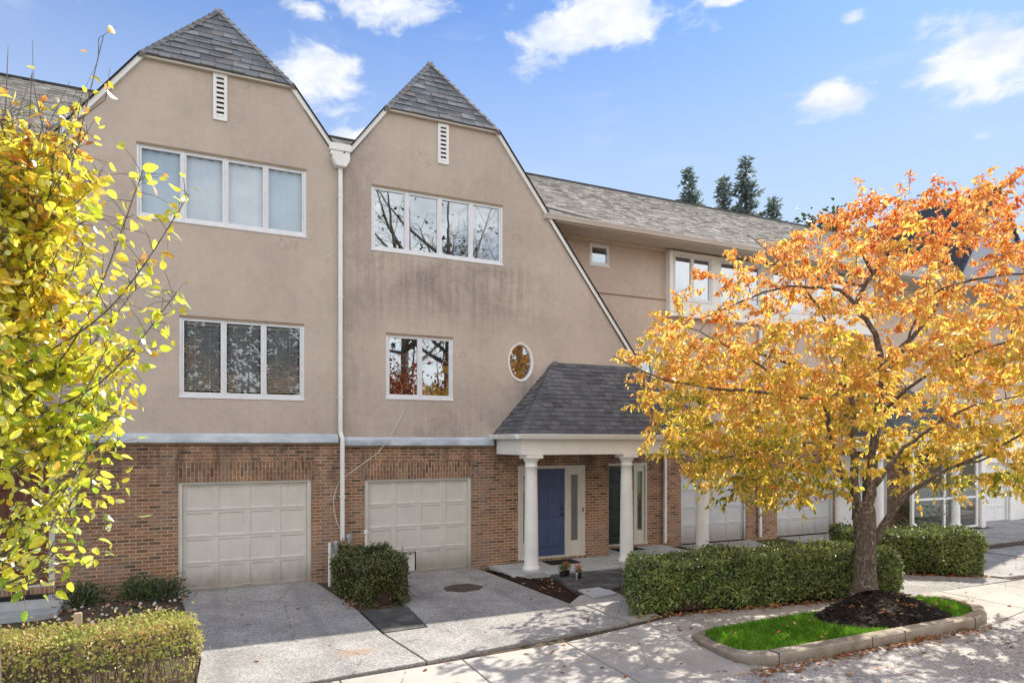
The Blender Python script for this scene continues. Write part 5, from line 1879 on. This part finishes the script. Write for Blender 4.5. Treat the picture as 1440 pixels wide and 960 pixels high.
def yellow():
    bx, by = -1.47, -7.78
    t = thing('yellow_tree', (bx, by, 0), 'slender young tree with big yellow green leaves at the left edge', 'tree')
    mb = MB()
    tr = catmull([(bx, by, -.05), (bx + .01, by, 1.0), (bx - .01, by + .01, 2.2), (bx + .02, by, 3.2), (bx - .01, by - .01, 4.3), (bx + .05, by, 5.3), (bx + .08, by, 6.1)], 5)
    mb.tube(tr, list(np.interp(np.linspace(0, 1, len(tr)), [0, .3, .75, 1], [.026, .024, .007, .002])), 10)
    R_, F_ = Vector((.9063, -.4226, 0)), Vector((.4226, .9063, 0))
    base = Vector((bx, by, 0))
    limbs = []
    def limb(z0, u1, v1, z1, r=.016, sag=.0):
        p0 = tr[int(np.clip(np.interp(z0, [p.z for p in tr], range(len(tr))), 0, len(tr) - 1))]
        p3 = base + R_ * u1 + F_ * v1 + Vector((0, 0, z1))
        d_ = p3 - p0
        m_ = p0 + d_ * .45 + R_ * (u1 * .12) + Vector((0, 0, -.06 * d_.length + sag))
        c = catmull([p0, m_, p3], 6)
        mb.tube(c, [r + (.003 - r) * i / (len(c) - 1) for i in range(len(c))], 6, cap=False)
        limbs.append(c)
    # the ones the photograph shows reaching right
    limb(3.6, 1.50, .10, 4.92, .010)
    limb(3.1, 1.48, -.05, 4.10, .010)
    limb(4.0, .86, .0, 6.15, .008)
    limb(3.6, .62, .1, 5.7, .010)
    limb(3.3, .36, -.1, 5.8, .010)
    limb(3.0, 1.10, .15, 5.15, .010)
    limb(2.7, 1.0, -.1, 3.75, .009)
    limb(2.3, .85, .1, 3.05, .008)
    limb(2.0, .72, -.1, 2.72, .008)
    limb(1.9, .55, .15, 2.2, .010)
    limb(2.0, .42, -.1, 1.85, .010)
    for k in range(112):
        z0 = random.uniform(1.8, 5.2)
        a = random.uniform(0, 6.283)
        rr = (.95 if z0 < 4 else .75) * random.uniform(.55, 1.05)
        limb(z0, rr * math.cos(a), rr * math.sin(a), z0 + rr * random.uniform(.15, .95), .007)
    LP, LD, LL = [], [], []
    for c in limbs:
        n = len(c)
        for k in range(84):
            f = random.uniform(.12, 1.0)
            i = min(n - 2, int(f * (n - 1)))
            p = c[i].lerp(c[i + 1], random.random())
            if p.z > 5.3 and random.random() < min(.88, (p.z - 5.2) * 1.5):
                continue
            if p.z < 2.75 and random.random() < .76:
                continue
            tw = Vector((random.gauss(0, 1), random.gauss(0, 1), random.gauss(.2, .7))).normalized() * random.uniform(.05, .28)
            if random.random() < .5:
                mb.tube([p, p + tw * .6 + Vector((0, 0, .02)), p + tw], [.003, .0025, .0015], 4, cap=False)
            else:
                tw *= .35
            LP.append(p + tw)
            LD.append(tw.normalized() * .8 + Vector((random.gauss(0, .4), random.gauss(0, .4), -.35 + random.gauss(0, .35))))
            LL.append(random.triangular(.045, .135, .075) if p.z < 5.2 else random.uniform(.05, .10))
    # bare upper twigs
    hi = [c for c in limbs if c[-1].z > 4.6]
    for k in range(70):
        c = random.choice(hi)
        p = c[random.randrange(len(c) // 2, len(c))]
        q = p + Vector((random.gauss(.03, .16), random.gauss(0, .16), random.uniform(.3, .85)))
        q.z = min(q.z, 6.3)
        m_ = p.lerp(q, .5) + Vector((random.gauss(0, .03), random.gauss(0, .03), 0))
        mb.tube([p, m_, q], [.0045, .003, .0015], 4, cap=False)
        for j in range(random.choice((0, 1, 1, 2, 3))):
            b = m_.lerp(q, random.random())
            LP.append(b)
            LD.append(Vector((random.gauss(0, .7), random.gauss(0, .7), -.4)))
            LL.append(random.uniform(.06, .11))
    build(mb, 'trunk', 'grey_bark', t, smooth=True, recalc=False)
    n = len(LP)
    P = np.array([tuple(p) for p in LP])
    L = np.array(LL)
    broad_leaves('crown', P, np.array([tuple(p) for p in LD]), unit(n) * .9 + np.array([0, 0, .4]), L, L * rng.uniform(.50, .68, n), 'yellow_leaf', t, .2, .14)
yellow()

def conifer(x, y, h, r, label, seed, cone=None):
    random.seed(seed)
    t = thing('conifer_tree', (x, y, 0), label, 'tree', 'dark conifers behind the row roof')
    mb = MB()
    mb.tube([(x, y, -.05), (x, y, h * .5), (x, y, h)], [h * .018, h * .011, .015], 8)
    P, D, L = [], [], []
    z = h * .18
    while z < h * .995:
        f = (h - z) / h
        rad = r * (f ** .9) * random.uniform(.55, 1.15) + .08
        nb = random.randint(3, 5)
        a0 = random.uniform(0, 6.28)
        for k in range(nb):
            a = a0 + k * 6.283 / nb + random.gauss(0, .25)
            rd = rad * random.uniform(.55, 1.2)
            d_ = Vector((math.cos(a), math.sin(a), 0))
            tip = Vector((x, y, z)) + d_ * rd + Vector((0, 0, rd * random.uniform(.0, .35)))
            st_ = Vector((x, y, z))
            mb.tube([st_, st_.lerp(tip, .5) + Vector((0, 0, -.05 * rd)), tip], [.03 * f + .01, .02 * f + .006, .004], 4, cap=False)
            m_ = max(8, int(rd * 55))
            for j in range(m_):
                g_ = random.uniform(.12, 1.05)
                p = st_.lerp(tip, g_) + Vector((random.gauss(0, .10), random.gauss(0, .10), random.gauss(0, .07)))
                P.append(p)
                D.append(d_ * .8 + Vector((random.gauss(0, .55), random.gauss(0, .55), random.gauss(.05, .4))))
                L.append(random.uniform(.18, .42))
        z += random.uniform(.20, .36) * (1 if z > h * .6 else 1.7)
    build(mb, 'trunk', 'dark_twig', t, recalc=False)
    n = len(P)
    L = np.array(L)
    leaf_mesh('crown', np.array([tuple(p) for p in P]), np.array([tuple(p) for p in D]), unit(n), L, L * .36, 'conifer_leaf', t, .2, .1)
conifer(27.8, 19.0, 20.1, 3.6, 'leftmost full dark conifer rising behind the row roof', 3)
conifer(29.75, 18.1, 19.5, 3.2, 'short narrow conifer just left of the tallest one', 4)
conifer(31.0, 17.5, 20.9, 4.0, 'tallest dark conifer behind the row roof', 5)
conifer(32.6, 16.8, 18.2, 3.2, 'low conifer right of the tallest one, next to the orange tree top', 6)
random.seed(21)

def leafy_tree(name, x, y, h, r, label, leaf, n, trunk='grey_bark', L=.22, low=.25, group=None, bare=False, seed=1, limbs=11):
    random.seed(seed)
    t = thing(name, (x, y, 0), label, 'tree', group)
    mb = MB()
    th = h * low
    mb.tube([(x, y, -.06), (x + .05, y, th * .5), (x, y, th), (x + .1, y - .05, h * .6), (x + .05, y, h * .9)], [h * .022, h * .017, h * .014, h * .008, .02], 9)
    P, D = [], []
    tips = []
    for k in range(limbs):
        z0 = random.uniform(th * .8, h * .7)
        a = k * 2.4 + random.gauss(0, .3)
        ln = r * random.uniform(.6, 1.05) * (1.15 - .5 * abs(z0 / h - .45))
        up_ = random.uniform(.4, 1.1)
        p0 = Vector((x, y, z0))
        p2 = p0 + Vector((math.cos(a) * ln, math.sin(a) * ln, ln * up_))
        if p2.z > h:
            p2.z = h - random.random()
        p1 = p0.lerp(p2, .5) + Vector((random.gauss(0, .2), random.gauss(0, .2), -.08 * ln))
        c = catmull([p0, p1, p2], 5)
        r0 = h * .007
        mb.tube(c, [r0 + (.012 - r0) * i / (len(c) - 1) for i in range(len(c))], 6, cap=False)
        for j in range(9):
            s0 = c[random.randrange(2, len(c))]
            sd = Vector((math.cos(a) + random.gauss(0, .8), math.sin(a) + random.gauss(0, .8), random.gauss(.5, .5))).normalized() * random.uniform(.4, 1.0) * r * .42
            s1 = s0 + sd * .5 + Vector((random.gauss(0, .05), random.gauss(0, .05), .05))
            s2 = s0 + sd
            mb.tube([s0, s1, s2], [.016, .011, .005], 4, cap=False)
            tips.append((s0, s2))
            if bare:
                for q in range(5):
                    e0 = s0.lerp(s2, random.uniform(.3, 1))
                    e1 = e0 + Vector((random.gauss(0, 1), random.gauss(0, 1), random.gauss(.5, .7))).normalized() * random.uniform(.4, 1.0)
                    mb.tube([e0, e0.lerp(e1, .5) + Vector((0, .03, .03)), e1], [.008, .006, .003], 3, cap=False)
                    tips.append((e0, e1))
    build(mb, 'trunk', trunk, t, recalc=False)
    if n:
        for k in range(n):
            s0, s2 = random.choice(tips)
            p = s0.lerp(s2, random.uniform(.3, 1.1)) + Vector((random.gauss(0, 1), random.gauss(0, 1), random.gauss(0, 1))) * r * .10
            P.append(tuple(p))
            D.append((random.gauss(0, 1), random.gauss(0, 1), random.gauss(-.2, .7)))
        LL = rng.uniform(L * .6, L * 1.3, n)
        leaf_mesh('crown', np.array(P), np.array(D), unit(n), LL, LL * .55, leaf, t)
BT = 'broad trees behind the far houses'
leafy_tree('broad_tree', 40.5, 13.0, 18.9, 5.0, 'dark leafed broad tree rising behind the top of the orange tree', 'dark_tree_leaf', 11000, L=.32, seed=31, group=BT, limbs=16)
leafy_tree('broad_tree', 35.5, 16.0, 15.6, 3.6, 'yellow green broad tree just right of the dark conifers', 'dark_tree_leaf', 7000, L=.32, seed=32, group=BT, limbs=14)
leafy_tree('broad_tree', 47.5, 9.5, 17.4, 4.4, 'thin leafed broad tree right of the far grey gable', 'dark_tree_leaf', 3500, L=.3, seed=33, group=BT)
# across the street, seen mirrored in the windows
AC = 'trees across the street'
leafy_tree('red_leaf_tree', 9.8, -16.6, 7.0, 3.6, 'red leafed tree across the street mirrored in the lower windows', 'red_leaf', 11000, L=.17, low=.14, seed=41, group=AC, limbs=18)
leafy_tree('red_leaf_tree', 15.4, -17.6, 7.4, 3.4, 'red leafed tree across the street mirrored in the oval window', 'red_leaf', 2600, L=.17, low=.14, seed=42, group=AC, limbs=18)
leafy_tree('bare_tree', 13.5, -23.0, 20.0, 5.6, 'tall bare tree across the street mirrored in the upper windows', 'dark_tree_leaf', 260, low=.22, trunk='pale_bark', bare=True, seed=43, group=AC, limbs=22)
leafy_tree('bare_tree', 17.5, -22.0, 18.0, 5.2, 'second bare tree across the street mirrored in the upper windows', 'dark_tree_leaf', 420, low=.2, trunk='pale_bark', bare=True, seed=44, group=AC, limbs=20)
leafy_tree('bare_tree', 10.2, -21.0, 19.0, 5.0, 'third bare tree across the street, nearest the red leafed trees', 'dark_tree_leaf', 200, low=.25, trunk='pale_bark', bare=True, seed=48, group=AC, limbs=18)
leafy_tree('gold_tree', 2.2, -19.5, 7.0, 2.8, 'golden tree across the street mirrored in the blinds', 'cherry_leaf', 2600, L=.17, low=.2, seed=45, group=AC)
leafy_tree('dark_tree', -.5, -25.0, 12.5, 5.0, 'dark evergreen across the street mirrored in the left windows', 'conifer_leaf', 3600, L=.34, low=.15, seed=46, group=AC, limbs=20)
leafy_tree('dark_tree', 5.0, -27.0, 12.0, 5.0, 'second dark evergreen across the street mirrored in the blinds', 'conifer_leaf', 3600, L=.34, low=.15, seed=47, group=AC, limbs=20)
random.seed(5)

# ------------------------------------------------------------------ fallen leaves
P = []
def strew(n, f):
    k = 0
    while k < n:
        p = f()
        if p:
            P.append(p)
            k += 1
def line(x0, y0, x1, y1, s):
    def f():
        t = random.random()
        return (x0 + (x1 - x0) * t + random.gauss(0, s * .3), y0 + (y1 - y0) * t - abs(random.gauss(0, s)) + .03, .008)
    return f
strew(420, line(6.5, -5.18, 12.2, -5.92, .12))
strew(330, line(7.2, -7.99, 11.2, -7.97, .09))
strew(60, line(6.3, -7.95, 7.2, -8.0, .12))
strew(160, line(13.2, -3.95, 15.5, -5.65, .12))
strew(130, lambda: (random.uniform(6, 14), random.uniform(-9.6, -8.0), .003))
strew(120, lambda: (random.uniform(1, 14), random.uniform(-7.8, -5.9), .006))
strew(30, lambda: (random.uniform(0, 6), random.uniform(-5.5, -.5), .006))
strew(14, lambda: (random.uniform(6.9, 8.6), random.uniform(-7.6, -6.6), .135))
strew(6, lambda: (random.uniform(11.2, 11.9), random.uniform(-7.3, -6.6), .135))
strew(70, lambda: (random.uniform(9.4, 11.4), random.uniform(-7.6, -6.7), .26))
strew(60, lambda: (random.uniform(5.95, 6.8), random.uniform(-3.4, -1.5), .05))
strew(170, lambda: (random.uniform(-2.4, -.2), random.uniform(-2.6, -.3), .05))
strew(60, lambda: (random.gauss(2.5, .08), random.uniform(-2.7, -.7), .03))
strew(50, lambda: (random.uniform(16, 20), random.uniform(-6.0, -4.5), .006))
n = len(P)
D = np.column_stack([rng.normal(0, 1, n), rng.normal(0, 1, n), rng.normal(0, .15, n)])
L = rng.uniform(.05, .10, n)
lf = leaf_mesh('fallen_leaves', np.array(P), D, np.array([0, 0, 1.0]) + rng.normal(0, .25, (n, 3)), L, L * .5, 'litter', None, -.12, .2)
kind(lf, 'stuff')
